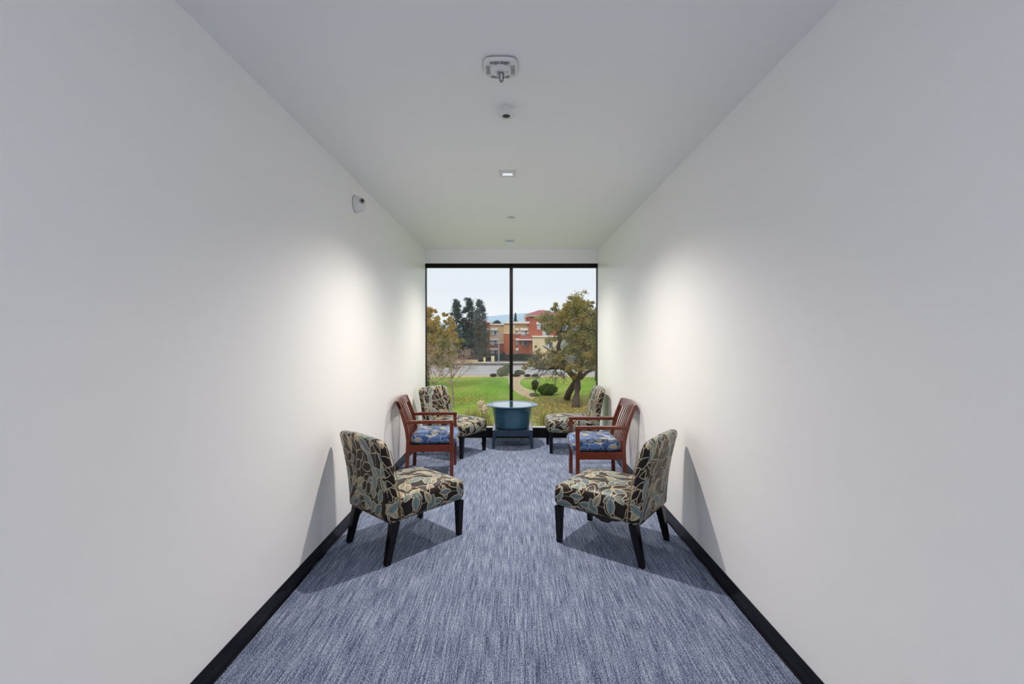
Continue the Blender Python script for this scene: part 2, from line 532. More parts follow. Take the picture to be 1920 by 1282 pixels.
# back wall with two gridded windows (they mirror faintly in the big panes)
BW = [(-1.72, -0.98), (0.94, 1.72)]
BZ0, BZ1 = 1.12, 2.08
bw = MB()
bw.box(-LX, BW[0][0], YB - TH, YB, 0, ZC).box(BW[0][1], BW[1][0], YB - TH, YB, 0, ZC).box(BW[1][1], LX, YB - TH, YB, 0, ZC)
for x0, x1 in BW:
    bw.box(x0, x1, YB - TH, YB, 0, BZ0).box(x0, x1, YB - TH, YB, BZ1, ZC)
struct(bw.build('wall_back', M_WALL))
for i, (x0, x1) in enumerate(BW):
    w = MB()
    for k in range(8):
        x = x0 + (x1 - x0) * k / 7
        w.box(x - 0.012, x + 0.012, YB - 0.09, YB - 0.05, BZ0, BZ1)
    for k in range(9):
        z = BZ0 + (BZ1 - BZ0) * k / 8
        w.box(x0, x1, YB - 0.088, YB - 0.052, z - 0.012, z + 0.012)
    struct(w.build('window_%d' % (i + 2), M_PLASTIC))

DL_X = -0.045
DL_Y = [6.34, 3.735]
HOLE = 0.045
def ceiling_mesh():
    b = MB()
    def strip(x0, x1, y0, y1):
        b.box(x0, x1, y0, y1, ZC, ZC + 0.12)
    strip(XL - TH, DL_X - HOLE, YB - TH, YE + 0.12)
    strip(DL_X + HOLE, XR + TH, YB - TH, YE + 0.12)
    ys = sorted(DL_Y)
    edges = [YB - TH] + [e for y in ys for e in (y - HOLE, y + HOLE)] + [YE + 0.12]
    for k in range(0, len(edges), 2):
        strip(DL_X - HOLE, DL_X + HOLE, edges[k], edges[k + 1])
    strip(-LX - TH, XL - TH, YB - TH, YM + TH)
    strip(XR + TH, LX + TH, YB - TH, YM + TH)
    return b.build('ceiling', M_CEIL)
struct(ceiling_mesh())
struct(MB().box(XL, XR, YE - 0.0, YE + 0.12, 2.685, ZC).build('wall_window_header', M_WALL))

# cove baseboards: a thin strip with a toe that flares on to the carpet
def cove(name, x, sgn):
    b = MB()
    prof = [(0, 0.100), (0.004, 0.100), (0.004, 0.020), (0.008, 0.006), (0.014, 0.0), (0, 0.0)]
    bm = b.bm
    r0 = [bm.verts.new((x + sgn * p[0], YM, p[1])) for p in prof]
    r1 = [bm.verts.new((x + sgn * p[0], YE, p[1])) for p in prof]
    for k in range(len(prof)):
        bm.faces.new((r0[k], r0[(k + 1) % len(prof)], r1[(k + 1) % len(prof)], r1[k]))
    bm.faces.new(r0); bm.faces.new(r1)
    return struct(b.build(name, M_COVE))
cove('baseboard_left', XL, 1)
cove('baseboard_right', XR, -1)

# window wall: two tall panes in a black frame
win = struct(empty('window_1', (0, YE, 0)))
ZT0, ZT1 = 2.625, 2.685
ZS = 0.165
XM = -0.028
MB().box(XL, XR, 0.0, 0.10, ZT0, ZT1, 0.003).build('top_rail', M_FRAME, win)
MB().box(XL, XR, 0.0, 0.10, 0.0, ZS - 0.014, 0.003).build('bottom_rail', M_FRAME, win)
tag(MB().box(XL, XR, 0.012, 0.10, ZS - 0.014, ZS, 0.002).build('glazing_sill', M_SILL, win), 'thin bright metal bead along the foot of the glass')
MB().box(XM - 0.026, XM + 0.026, -0.03, 0.10, ZS, ZT0, 0.003).build('mullion', M_FRAME, win)
MB().box(XL, XL + 0.010, 0.02, 0.10, ZS, ZT0).build('jamb', M_FRAME, win)
MB().box(XR - 0.010, XR, 0.02, 0.10, ZS, ZT0).build('jamb', M_FRAME, win)
for x0, x1 in ((XL + 0.010, XM - 0.026), (XM + 0.026, XR - 0.010)):
    bm = bmesh.new()
    bm.faces.new([bm.verts.new(p) for p in ((x0, 0.055, ZS), (x1, 0.055, ZS), (x1, 0.055, ZT0), (x0, 0.055, ZT0))])
    me = bpy.data.meshes.new('pane'); bm.to_mesh(me); bm.free()
    link('pane', me, M_GLASS, win)

# ------------------------------------------------------------------ downlights and ceiling devices
M_LENS, _nt, _b = new_mat('lamp_lens')
_b.inputs['Base Color'].default_value = (0.9, 0.9, 0.9, 1)
_b.inputs['Emission Color'].default_value = (1.0, 0.93, 0.85, 1)
_b.inputs['Emission Strength'].default_value = 1.2
DL_LABEL = ['small square recessed downlight closest to the window header',
            'square recessed downlight between round sensor and flat sprinkler cover']
for i, y in enumerate(DL_Y):
    t = tag(empty('downlight', (DL_X, y, ZC)), DL_LABEL[i], 'downlight', 'square ceiling downlights')
    b = MB()
    o_, h_ = 0.070, HOLE - 0.002
    b.box(-o_, -h_, -o_, o_, -0.008, 0.0, 0.002).box(h_, o_, -o_, o_, -0.008, 0.0, 0.002)
    b.box(-h_, h_, -o_, -h_, -0.008, 0.0, 0.002).box(-h_, h_, h_, o_, -0.008, 0.0, 0.002)
    b.build('trim', M_PLASTIC, t)
    # four sloping reflector walls rising to the lamp
    b = MB(); bm = b.bm
    lo_ = [bm.verts.new((sx * h_, sy * h_, -0.004)) for sx, sy in ((-1, -1), (1, -1), (1, 1), (-1, 1))]
    hi_ = [bm.verts.new((sx * 0.024, sy * 0.024, 0.055)) for sx, sy in ((-1, -1), (1, -1), (1, 1), (-1, 1))]
    for k in range(4):
        bm.faces.new((lo_[k], lo_[(k + 1) % 4], hi_[(k + 1) % 4], hi_[k]))
    b.build('reflector', M_CHROME, t)
    MB().box(-0.024, 0.024, -0.024, 0.024, 0.050, 0.056).build('lens', M_LENS, t)
    ld = bpy.data.lights.new('downlight_lamp', 'SPOT')
    ld.energy = DOWNLIGHT_W
    ld.color = DOWNLIGHT_COL
    ld.spot_size = R(140); ld.spot_blend = 1.0
    ld.shadow_soft_size = 0.022
    lo = bpy.data.objects.new('lamp', ld); C.objects.link(lo)
    lo.parent = t
    lo.location = (0, 0, -0.012)
# fill lamps added in the unseen lobby, framed like ceiling panels
for x, y in ((-2.4, -3.1), (2.4, -3.1)):
    ld = bpy.data.lights.new('lobby_fill', 'AREA'); ld.shape = 'RECTANGLE'
    ld.size = 1.2; ld.size_y = 1.2; ld.energy = LOBBY_FILL_W; ld.color = (1.0, 0.955, 0.91)
    lo = bpy.data.objects.new('lobby_fill_lamp', ld); C.objects.link(lo)
    pt = tag(empty('fill_light_panel', (x, y, ZC)), 'square white framed fill light added in the unseen lobby behind the camera', 'ceiling light', 'added lobby fill lights')
    b = MB()
    b.box(-0.64, -0.60, -0.64, 0.64, -0.03, 0).box(0.60, 0.64, -0.64, 0.64, -0.03, 0).box(-0.60, 0.60, -0.64, -0.60, -0.03, 0).box(-0.60, 0.60, 0.60, 0.64, -0.03, 0)
    b.build('frame', M_PLASTIC, pt)
    lo.parent = pt; lo.location = (0, 0, -0.02)

def rounded_square(bm, half, bulge, z, n=40, p=5.0):
    vs = []
    for k in range(n):
        a = 2 * math.pi * k / n
        c, s = math.cos(a), math.sin(a)
        r = half / ((abs(c) ** p + abs(s) ** p) ** (1 / p)) * (1 - bulge * (abs(c * s) * 2) ** 2)
        vs.append(bm.verts.new((r * c, r * s, z)))
    return vs
def skin_rings(bm, rings, cap0=True, cap1=True):
    for r0, r1 in zip(rings, rings[1:]):
        n = len(r0)
        for k in range(n):
            bm.faces.new((r0[k], r0[(k + 1) % n], r1[(k + 1) % n], r1[k]))
    if cap0: bm.faces.new(rings[0][::-1])
    if cap1: bm.faces.new(rings[-1])

# smoke detector with strobe
det = tag(empty('strobe_detector', (-0.062, 2.255, ZC)), 'white rounded square alarm with vents and clear strobe bulb on the ceiling', 'alarm')
b = MB(); skin_rings(b.bm, [rounded_square(b.bm, 0.082, 0.03, 0), rounded_square(b.bm, 0.086, 0.03, -0.006)])
tag(b.build('mounting_plate', M_GREYPL, det), 'grey backing plate')
b = MB(); skin_rings(b.bm, [rounded_square(b.bm, 0.084, 0.03, -0.006), rounded_square(b.bm, 0.085, 0.03, -0.010), rounded_square(b.bm, 0.082, 0.03, -0.017), rounded_square(b.bm, 0.076, 0.03, -0.021)])
b.build('body', M_PLASTIC, det, angle=30)
for sgn in (-1, 1):
    for k in range(14):
        x = -0.045 + 0.0065 * k + (0.004 if k > 6 else 0) - 0.002
        y0 = 0.040 + 0.010 * (1 - abs(x) / 0.05)
        y0, y1 = (0.044, 0.070) if abs(x) < 0.030 else (0.050, 0.068)
        ya, yb = sorted((sgn * y0, sgn * y1))
        MB().box(x - 0.0016, x + 0.0016, ya, yb, -0.0225, -0.019).build('vent_slot', M_DARK, det)
for sgn in (-1, 1):
    for y0, y1 in ((-0.034, -0.004), (0.000, 0.036)):
        x0, x1 = sorted((sgn * 0.052, sgn * 0.071))
        tag(MB().box(x0, x1, y0, y1, -0.0232, -0.019, 0.001).build('speaker_grille', M_GREYPL, det), 'grey side grille')
MB().lathe([(0.052, -0.019), (0.050, -0.027), (0.043, -0.032), (0.0, -0.034)], 40).build('centre_dome', M_PLASTIC, det, angle=40)
MB().box(-0.018, 0.018, -0.010, 0.010, -0.042, -0.031, 0.002).build('strobe_socket', M_GREYPL, det)
b = MB().lathe([(0.0, -0.086), (0.006, -0.083), (0.010, -0.076), (0.0125, -0.056), (0.0125, -0.041), (0.0, -0.041)], 20, (0.004, -0.004, 0))
b.build('strobe_bulb', M_BULB, det, smooth=True)
b = MB().lathe([(0.0, -0.074), (0.006, -0.070), (0.007, -0.052), (0.009, -0.042), (0.0, -0.042)], 12, (0.004, -0.004, 0))
b.build('flash_tube', M_PLASTIC, det, smooth=True)
MB().box(0.030, 0.036, -0.006, -0.002, -0.0345, -0.0315).build('indicator', M_DARK, det)

# cylinder sensor
sen = tag(empty('occupancy_sensor', (-0.040, 2.66, ZC)), 'white round sensor with a wide disc face and dark lens below the ceiling', 'sensor')
MB().lathe([(0.0, 0.0), (0.038, 0.0), (0.037, -0.040), (0.0, -0.040)], 40).build('neck', M_PLASTIC, sen, angle=40)
MB().lathe([(0.036, -0.036), (0.050, -0.040), (0.051, -0.046), (0.046, -0.052), (0.022, -0.053), (0.021, -0.047), (0.0, -0.047)], 48).build('disc_face', M_PLASTIC, sen, angle=40)
MB().lathe([(0.020, -0.0475), (0.019, -0.050), (0.012, -0.056), (0.0, -0.058)], 24).build('lens', M_DARK, sen, smooth=True)
MB().lathe([(0.0215, -0.0535), (0.0225, -0.0535), (0.0225, -0.046), (0.0195, -0.046), (0.0195, -0.0535), (0.0215, -0.0535)], 32).build('lens_ring', M_DARK, sen)

# concealed sprinkler cover
spr = tag(empty('sprinkler_cover', (-0.024, 5.12, ZC)), 'small flat white disc sprinkler cover on the ceiling between two downlights', 'sprinkler')
MB().lathe([(0.0, -0.006), (0.028, -0.006), (0.028, 0.0), (0.0, 0.0)], 28).build('gap_ring', M_DARK, spr)
MB().lathe([(0.0, -0.010), (0.043, -0.010), (0.045, -0.008), (0.044, -0.006), (0.0, -0.006)], 36).build('cover_plate', M_PLASTIC, spr, angle=40)

# wall camera: a wedge-like dome on the left wall
wc = tag(empty('security_camera', (XL, 3.90, 2.69)), 'white domed security camera with round dark lens high on the left wall', 'camera')
b = MB(); bm = b.bm
rings = []
for k in range(9):
    t = k / 8
    d = 0.085 * math.sin(t * math.pi / 2)
    s = math.cos(t * math.pi / 2) ** 0.7 if k < 8 else 0.12
    rings.append([bm.verts.new((d, s * 0.075 * math.cos(a) * (1.0), s * 0.072 * math.sin(a) - 0.012 * t)) for a in [2 * math.pi * q / 28 for q in range(28)]])
skin_rings(bm, rings)
b.build('housing', M_PLASTIC, wc, angle=50)
b = MB(); skin_rings(b.bm, [[b.bm.verts.new((x, 0.079 * math.cos(2 * math.pi * q / 28), 0.076 * math.sin(2 * math.pi * q / 28))) for q in range(28)] for x in (0.0, 0.004)])
tag(b.build('mounting_ring', M_GREYPL, wc), 'grey mounting ring')
def aim(o, d):
    o.rotation_euler = Vector(d).to_track_quat('Z', 'Y').to_euler()
eye = MB().lathe([(0.0, 0.010), (0.010, 0.010), (0.011, 0.0), (0.0, 0.0)], 24).build('lens', M_DARK, wc, angle=40)
eye.location = (0.074, -0.047, 0.014); aim(eye, (0.60, -0.78, 0.12))
rg = MB().lathe([(0.016, 0.004), (0.020, 0.007), (0.023, 0.004), (0.024, -0.006), (0.016, -0.006), (0.016, 0.004)], 28).build('lens_bezel', M_GREYPL, wc, angle=40)
rg.location = (0.073, -0.045, 0.014); aim(rg, (0.60, -0.78, 0.12))

# ------------------------------------------------------------------ slipper chairs (local +x is the front)
def back_curve(z):
    """x of the middle of the backrest at height z"""
    t = (z - 0.27) / 0.59
    return -0.272 - 0.02 * t - 0.085 * t * t

def make_slipper():
    root = empty('slipper_chair')
    def seat_warp(p):
        u = (p.x - 0.03) / 0.34; v = p.y / 0.285
        q = p.copy()
        top = max(0.0, (p.z - 0.33) / 0.12)
        q.z += 0.026 * top * max(0, 1 - u * u) * max(0, 1 - v * v)
        q.z -= 0.020 * top * max(0, (p.x - 0.15) / 0.21) ** 2
        h = (p.z - 0.27) / 0.18
        if p.x > 0.2: q.x += 0.012 * math.sin(math.pi * min(max(h, 0), 1)) * max(0, 1 - v * v)
        q.y *= 1 + 0.012 * math.sin(math.pi * min(max(h, 0), 1))
        return q
    rounded_box('seat', (-0.245, -0.285, 0.27), (0.365, 0.285, 0.448), 0.048, (16, 16, 9), M_LEAF, root, seat_warp)
    def back_warp(p):
        # p.x is thickness (-1..1), p.z height
        t = min(max((p.z - 0.27) / 0.59, 0), 1)
        th = 0.052 - 0.012 * t
        xx = back_curve(p.z) + p.x * th / 0.05
        w = 1 - 0.02 * t
        crown = 0.018 * max(0, 1 - (p.y / 0.285) ** 2) * t * t
        bow = -0.012 * max(0, 1 - (p.y / 0.285) ** 2) * t      # a little hollow in plan
        return Vector((xx + bow, p.y * w, p.z + crown))
    rounded_box('backrest', (-0.05, -0.287, 0.268), (0.05, 0.287, 0.85), 0.040, (6, 18, 22), M_LEAF, root, back_warp, (0.31, 0.17))
    # piping down the rear edges and round the hem
    for s in (-1, 1):
        pp = MB()
        pth = [(back_curve(z) + 0.045 - 0.012 * (z - 0.27), s * (0.288 - 0.006 * (z - 0.27) / 0.59), z) for z in [0.275 + 0.03 * k for k in range(18)]]
        pp.tube(pth, 0.0032, 6)
        pp.build('piping', M_LEAF_PIPE, root, smooth=True)
    for sx, sy in ((1, 1), (1, -1), (-1, 1), (-1, -1)):
        if sx > 0:
            top, bot, ht, hb = (0.325, sy * 0.250, 0.275), (0.322, sy * 0.252, 0.0), 0.027, 0.018
        else:
            top, bot, ht, hb = (-0.262, sy * 0.252, 0.275), (-0.325, sy * 0.258, 0.0), 0.029, 0.019
        mid = tuple((a * 0.5 + c * 0.5) for a, c in zip(top, bot))
        def sq(c, h): return [(c[0] - h, c[1] - h, c[2]), (c[0] + h, c[1] - h, c[2]), (c[0] + h, c[1] + h, c[2]), (c[0] - h, c[1] + h, c[2])]
        MB().hexa(sq(bot, hb), sq(top, ht), 0.003).build('leg', M_BLACKWOOD, root)
    MB().box(-0.22, 0.32, -0.24, 0.24, 0.266, 0.276).build('dust_cover', M_CLOTH, root)
    return root
M_LEAF_PIPE = pmat('beige_piping', lin(150, 132, 100), rough=0.6, vary=0.15)

def copy_tree(o, parent=None):
    c = o.copy(); C.objects.link(c); c.parent = parent
    for ch in [x for x in bpy.data.objects if x.parent == o]:
        copy_tree(ch, c)
    return c

SL = [((-0.829, 3.507), 47.6, 'leaf print armless chair near the left wall, its back turned, front of row'),
      ((0.762, 3.464), 143.5, 'leaf print armless chair near the right wall with torn black cloth hanging under its seat'),
      ((-0.804, 6.190), -31.0, 'leaf print armless chair by the window, behind the left cherry wood armchair'),
      ((0.826, 6.325), 181.0, 'leaf print armless chair by the window, behind the right cherry wood armchair')]
sl0 = make_slipper()
for i, ((x, y), a, lab) in enumerate(SL):
    o = sl0 if i == 0 else copy_tree(sl0)
    o.location = (x, y, 0); o.rotation_euler = (0, 0, R(a))
    tag(o, lab, 'chair', 'leaf print slipper chairs')
    if i == 1:
        # ragged lining hanging under the seat
        b = MB(); bm = b.bm
        xs = [-0.16 + 0.02 * k for k in range(14)]
        drop = [0.0, 0.006, 0.010, 0.012, 0.030, 0.034, 0.032, 0.034, 0.022, 0.018, 0.010, 0.012, 0.004, 0.0]
        for yy in (0.225, 0.232):
            pass
        up0 = [bm.verts.new((x_, 0.252, 0.272)) for x_ in xs]
        dn0 = [bm.verts.new((x_, 0.246, 0.266 - d)) for x_, d in zip(xs, drop)]
        up1 = [bm.verts.new((x_, 0.200, 0.272)) for x_ in xs]
        dn1 = [bm.verts.new((x_, 0.205, 0.266 - d * 0.8)) for x_, d in zip(xs, drop)]
        for k in range(13):
            bm.faces.new((up0[k], up0[k + 1], dn0[k + 1], dn0[k]))
            bm.faces.new((dn0[k], dn0[k + 1], dn1[k + 1], dn1[k]))
            bm.faces.new((dn1[k], dn1[k + 1], up1[k + 1], up1[k]))
        tag(b.build('torn_lining', M_CLOTH, o), 'torn black lining sagging below the seat')

# ------------------------------------------------------------------ cherry armchairs (local +x is the front)
def make_armchair():
    root = empty('armchair')
    W = 0.275
    def post(z):
        t = max(0, (z - 0.40) / 0.46)
        return -0.225 - 0.018 * max(0, (0.40 - z) / 0.40) - 0.125 * t ** 1.7
    for s in (-1, 1):
        MB().box(0.225, 0.265, s * W - 0.018, s * W + 0.018, 0.0, 0.608, 0.003).build('front_leg', M_WOOD, root)
        zs = [0.0, 0.12, 0.24, 0.34, 0.42, 0.5, 0.57, 0.64, 0.70, 0.76, 0.81, 0.845]
        MB().sweep([(post(z), s * W, z) for z in zs], 0.018, [0.020 if z < 0.65 else 0.020 - 0.03 * (z - 0.65) for z in zs], bev=0.003).build('rear_leg', M_WOOD, root)
        MB().box(post(0.62) + 0.012, 0.268, s * W - 0.026, s * W + 0.026, 0.606, 0.640, 0.005).build('arm', M_WOOD, root)
        MB().box(-0.215, 0.228, s * W - 0.012, s * W + 0.012, 0.300, 0.372, 0.003).build('side_rail', M_WOOD, root)
    MB().box(0.232, 0.258, -W + 0.017, W - 0.017, 0.300, 0.366, 0.003).build('front_rail', M_WOOD, root)
    MB().box(-0.238, -0.212, -W + 0.017, W - 0.017, 0.300, 0.372, 0.003).build('back_rail', M_WOOD, root)
    # crest rail, hollow in plan
    def bow(y): return -0.030 * (1 - (y / W) ** 2)
    b = MB(); bm = b.bm
    rings = []
    ny = 14
    for k in range(ny + 1):
        y = -W - 0.018 + (2 * W + 0.036) * k / ny
        sec = []
        for z, hx in ((0.772, 0.011), (0.80, 0.013), (0.845, 0.014), (0.858, 0.010)):
            sec.append((post(z) + bow(y) + hx, y, z + 0.010 * (1 - (y / W) ** 2)))
        for z, hx in ((0.858, 0.010), (0.845, 0.014), (0.80, 0.013), (0.772, 0.011)):
            sec.append((post(z) + bow(y) - hx, y, z + 0.010 * (1 - (y / W) ** 2)))
        rings.append([bm.verts.new(p) for p in sec])
    skin_rings(bm, rings)
    b.build('crest_rail', M_WOOD, root, angle=35)
    for k in range(8):
        y = -0.212 + 0.0606 * k
        zs = [0.372, 0.45, 0.53, 0.61, 0.69, 0.74, 0.785]
        MB().sweep([(post(z) + bow(y) * min(1, (z - 0.37) / 0.40), y, z) for z in zs], 0.0095, 0.005, bev=0.0015).build('slat', M_WOOD, root)
    MB().box(-0.215, 0.235, -0.235, 0.235, 0.352, 0.366).build('seat_board', M_CLOTH, root)
    def warp(p):
        q = p.copy()
        u = (p.x - 0.03) / 0.26; v = p.y / 0.25
        top = max(0, (p.z - 0.40) / 0.09)
        q.z += 0.022 * top * max(0, 1 - u * u) * max(0, 1 - v * v)
        q.z -= 0.018 * top * max(0, (p.x - 0.15) / 0.13) ** 2
        return q
    rounded_box('cushion', (-0.205, -0.252, 0.367), (0.300, 0.252, 0.482), 0.045, (14, 14, 8), M_BLUE, root, warp)
    return root
ar0 = make_armchair()
for i, (x, y, a, lab) in enumerate([(-0.935, 5.25, 3.5, 'cherry wood armchair with blue leaf cushion and slatted back against left wall'),
                                    (0.905, 4.93, 180.0, 'cherry wood armchair with blue leaf cushion and slatted back against right wall')]):
    o = ar0 if i == 0 else copy_tree(ar0)
    o.location = (x, y, 0); o.rotation_euler = (0, 0, R(a))
    tag(o, lab, 'armchair', 'slatted cherry armchairs')

# ------------------------------------------------------------------ stand and wide bowl in front of the window
sx, sy, hs = -0.006, 6.60, 0.283
st = tag(empty('bowl_stand', (sx, sy, 0)), 'low square dark blue lacquered stand with tapered legs under the bowl', 'stand')
MB().box(-hs, hs, -hs, hs, 0.228, 0.256, 0.004).build('top', M_STAND, st)
for k, (x0, x1, y0, y1) in enumerate(((-hs + 0.05, hs - 0.05, -hs + 0.006, -hs + 0.026), (-hs + 0.05, hs - 0.05, hs - 0.026, hs - 0.006),
                                      (-hs + 0.006, -hs + 0.026, -hs + 0.05, hs - 0.05), (hs - 0.026, hs - 0.006, -hs + 0.05, hs - 0.05))):
    MB().box(x0, x1, y0, y1, 0.170, 0.229, 0.002).build('apron', M_STAND, st)
for qx, qy in ((-1, -1), (1, -1), (1, 1), (-1, 1)):
    def sq2(cx, cy, h, z): return [(cx - h, cy - h, z), (cx + h, cy - h, z), (cx + h, cy + h, z), (cx - h, cy + h, z)]
    MB().hexa(sq2(qx * (hs - 0.018), qy * (hs - 0.018), 0.017, 0), sq2(qx * (hs - 0.028), qy * (hs - 0.028), 0.027, 0.229), 0.003).build('leg', M_STAND, st)
bl = tag(empty('bowl', (-0.014, 6.60, 0.256)), 'wide teal glazed bowl table with broad flat rim in front of the window', 'bowl')
MB().lathe([(0.0, 0.0), (0.236, 0.0), (0.246, 0.006), (0.256, 0.06), (0.268, 0.14), (0.281, 0.22), (0.292, 0.285), (0.300, 0.292), (0.340, 0.306),
            (0.368, 0.314), (0.373, 0.319), (0.371, 0.325), (0.362, 0.328), (0.300, 0.326), (0.294, 0.322), (0.292, 0.308), (0.286, 0.300), (0.0, 0.300)], 96).build('body', M_GLAZE, bl, angle=30)
M_TOP = pmat('glossy_teal_top', (0.05, 0.11, 0.14), rough=0.03, vary=0.1, spec=1.0, coat=1.0)
tag(MB().lathe([(0.0, 0.300), (0.289, 0.300), (0.289, 0.321), (0.286, 0.323), (0.0, 0.323)], 96).build('glass_top', M_TOP, bl, angle=30), 'mirror smooth round top that reflects the window')

# ------------------------------------------------------------------ outdoors (the room is one storey up; ground lies at GZ)
GH = 5.5
GZ = EYE - GH
def P(px, py, Y):
    """world point seen at that pixel at depth Y (measuring aid)"""
    return Vector(((px - 962) / F * Y, Y, EYE - (py - 632) / F * Y))
def gp(px, py, dz=0.0):
    """ground point seen at that pixel (measuring aid)"""
    Y = F * GH / (py - 632)
    return Vector(((px - 962) / F * Y, Y, GZ + dz))

# --- lawn, path, road
def lawn_mat():
    m, nt, b = new_mat('autumn_lawn')
    tc = nt.nodes.new('ShaderNodeTexCoord')
    def ns(scale, detail, stretch=(1, 1, 1)):
        mp = nt.nodes.new('ShaderNodeMapping'); mp.inputs['Scale'].default_value = stretch
        n = nt.nodes.new('ShaderNodeTexNoise'); n.inputs['Scale'].default_value = scale; n.inputs['Detail'].default_value = detail
        nt.links.new(tc.outputs['Object'], mp.inputs['Vector']); nt.links.new(mp.outputs[0], n.inputs['Vector'])
        return n.outputs['Fac']
    def ramp(v, stops):
        r = nt.nodes.new('ShaderNodeValToRGB'); e = r.color_ramp.elements
        while len(e) < len(stops): e.new(0.5)
        for i, (p, c) in enumerate(stops): e[i].position = p; e[i].color = c
        nt.links.new(v, r.inputs[0]); return r.outputs[0]
    green = ramp(ns(0.22, 6, (1, 0.5, 1)), [(0.30, lin(112, 152, 52)), (0.50, lin(138, 168, 66)), (0.68, lin(164, 172, 82))])
    fine = ramp(ns(2.6, 6), [(0.25, (0.72, 0.72, 0.72, 1)), (0.75, (1.18, 1.18, 1.18, 1))])
    mx = nt.nodes.new('ShaderNodeMix'); mx.data_type = 'RGBA'; mx.blend_type = 'MULTIPLY'
    fa = [i for i in mx.inputs if i.type == 'RGBA']; mx.inputs['Factor'].default_value = 1
    nt.links.new(green, fa[0]); nt.links.new(fine, fa[1])
    # worn, leaf strewn soil under the old tree
    sp = nt.nodes.new('ShaderNodeVectorMath'); sp.operation = 'SUBTRACT'; sp.inputs[1].default_value = (4.9, 33.0, 0)
    sc = nt.nodes.new('ShaderNodeVectorMath'); sc.operation = 'MULTIPLY'; sc.inputs[1].default_value = (1 / 6.6, 1 / 12.0, 0)
    ln = nt.nodes.new('ShaderNodeVectorMath'); ln.operation = 'LENGTH'
    nt.links.new(tc.outputs['Object'], sp.inputs[0]); nt.links.new(sp.outputs[0], sc.inputs[0]); nt.links.new(sc.outputs[0], ln.inputs[0])
    ad = nt.nodes.new('ShaderNodeMath'); ad.operation = 'MULTIPLY_ADD'; ad.inputs[1].default_value = 0.9
    nt.links.new(ns(0.5, 6), ad.inputs[0]); nt.links.new(ln.outputs['Value'], ad.inputs[2])
    hf = nt.nodes.new('ShaderNodeMath'); hf.operation = 'MULTIPLY'; hf.inputs[1].default_value = 0.5
    nt.links.new(ad.outputs[0], hf.inputs[0])
    worn = ramp(hf.outputs[0], [(0.50, (0.9, 0.9, 0.9, 1)), (0.80, (0, 0, 0, 1))])
    soil = ramp(ns(1.5, 6), [(0.35, lin(122, 108, 72)), (0.55, lin(150, 138, 86)), (0.7, lin(132, 142, 76))])
    m2 = nt.nodes.new('ShaderNodeMix'); m2.data_type = 'RGBA'
    fb = [i for i in m2.inputs if i.type == 'RGBA']
    nt.links.new(worn, m2.inputs['Factor'])
    nt.links.new([o for o in mx.outputs if o.type == 'RGBA'][0], fb[0]); nt.links.new(soil, fb[1])
    nt.links.new([o for o in m2.outputs if o.type == 'RGBA'][0], b.inputs['Base Color'])
    b.inputs['Roughness'].default_value = 0.95; b.inputs['Specular IOR Level'].default_value = 0.1
    bp = nt.nodes.new('ShaderNodeBump'); bp.inputs['Strength'].default_value = 0.6; bp.inputs['Distance'].default_value = 0.08
    nt.links.new(ns(5, 5), bp.inputs['Height']); nt.links.new(bp.outputs[0], b.inputs['Normal'])
    return m
def flat(name, pts, z, m, thick=0.03, parent=None):
    b = MB(); bm = b.bm
    t = [bm.verts.new((p[0], p[1], z)) for p in pts]
    l = [bm.verts.new((p[0], p[1], z - thick)) for p in pts]
    bm.faces.new(t); bm.faces.new(l[::-1])
    for k in range(len(pts)):
        bm.faces.new((t[k], l[k], l[(k + 1) % len(pts)], t[(k + 1) % len(pts)]))
    return b.build(name, m, parent)
M_LAWN = lawn_mat()
M_DG = pmat('decomposed_granite', lin(196, 172, 138), rough=0.95, vary=0.18, scale=1.2, spec=0.1)
M_KERB = pmat('pale_edging', lin(214, 200, 168), rough=0.9, vary=0.1)
M_ASPH = pmat('pale_asphalt', lin(172, 167, 162), rough=0.9, vary=0.07, scale=0.6, spec=0.2, stretch=(0.25, 1.6, 1))
M_WHITE = pmat('white_road_paint', lin(226, 226, 224), rough=0.8, vary=0.05)
M_CONC = pmat('concrete', lin(196, 186, 172), rough=0.9, vary=0.08, scale=1.0)
M_SOIL = pmat('dark_planting_soil', lin(92, 86, 74), rough=1.0, vary=0.3, scale=2)
M_TOWN = pmat('distant_ground', lin(120, 124, 96), rough=1.0, vary=0.2, scale=0.05)
M_HILL = pmat('haze_tinted_blue_hills', lin(172, 190, 202), rough=1.0, vary=0.07, scale=0.004, spec=0.0)  # aerial haze is mixed into the base colour of both hill ranges
M_HILL2 = pmat('haze_tinted_grey_blue_hills', lin(160, 180, 194), rough=1.0, vary=0.08, scale=0.006, spec=0.0)

struct(flat('ground', [(-900, 8), (900, 8), (900, 1500), (-900, 1500)], GZ - 0.25, M_TOWN, 0.4))
struct(flat('lawn', [(-60, 8), (60, 8), (60, 62.5), (-60, 62.5)], GZ, M_LAWN, 0.24))
struct(flat('road', [(-160, 66.2), (160, 66.2), (160, 89.5), (-160, 89.5)], GZ - 0.06, M_ASPH, 0.15))
pth = [(945, 706.5), (958, 709), (957, 716), (957.5, 722), (960, 727), (964, 732), (972, 738), (985, 744), (998, 749), (1006, 744), (1003, 738), (993, 732.5), (980, 727), (975, 723), (973.5, 718), (975, 713.5), (980, 710.5), (988, 708.2), (1010, 706.5)]
path = struct(flat('path', [gp(*q) for q in pth], GZ + 0.02, M_DG, 0.05))
def edging(seq):
    b = MB()
    b.sweep([gp(*q) + Vector((0, 0, 0.03)) for q in seq], 0.05, 0.05, side=(0, 0, 1))
    return b
struct(edging([(1012, 706.3), (988, 708.2), (980, 710.5), (975, 713.5), (973.5, 718), (975, 723), (980, 727), (993, 732.5), (1003, 738)]).build('trim_path_edge', M_KERB))
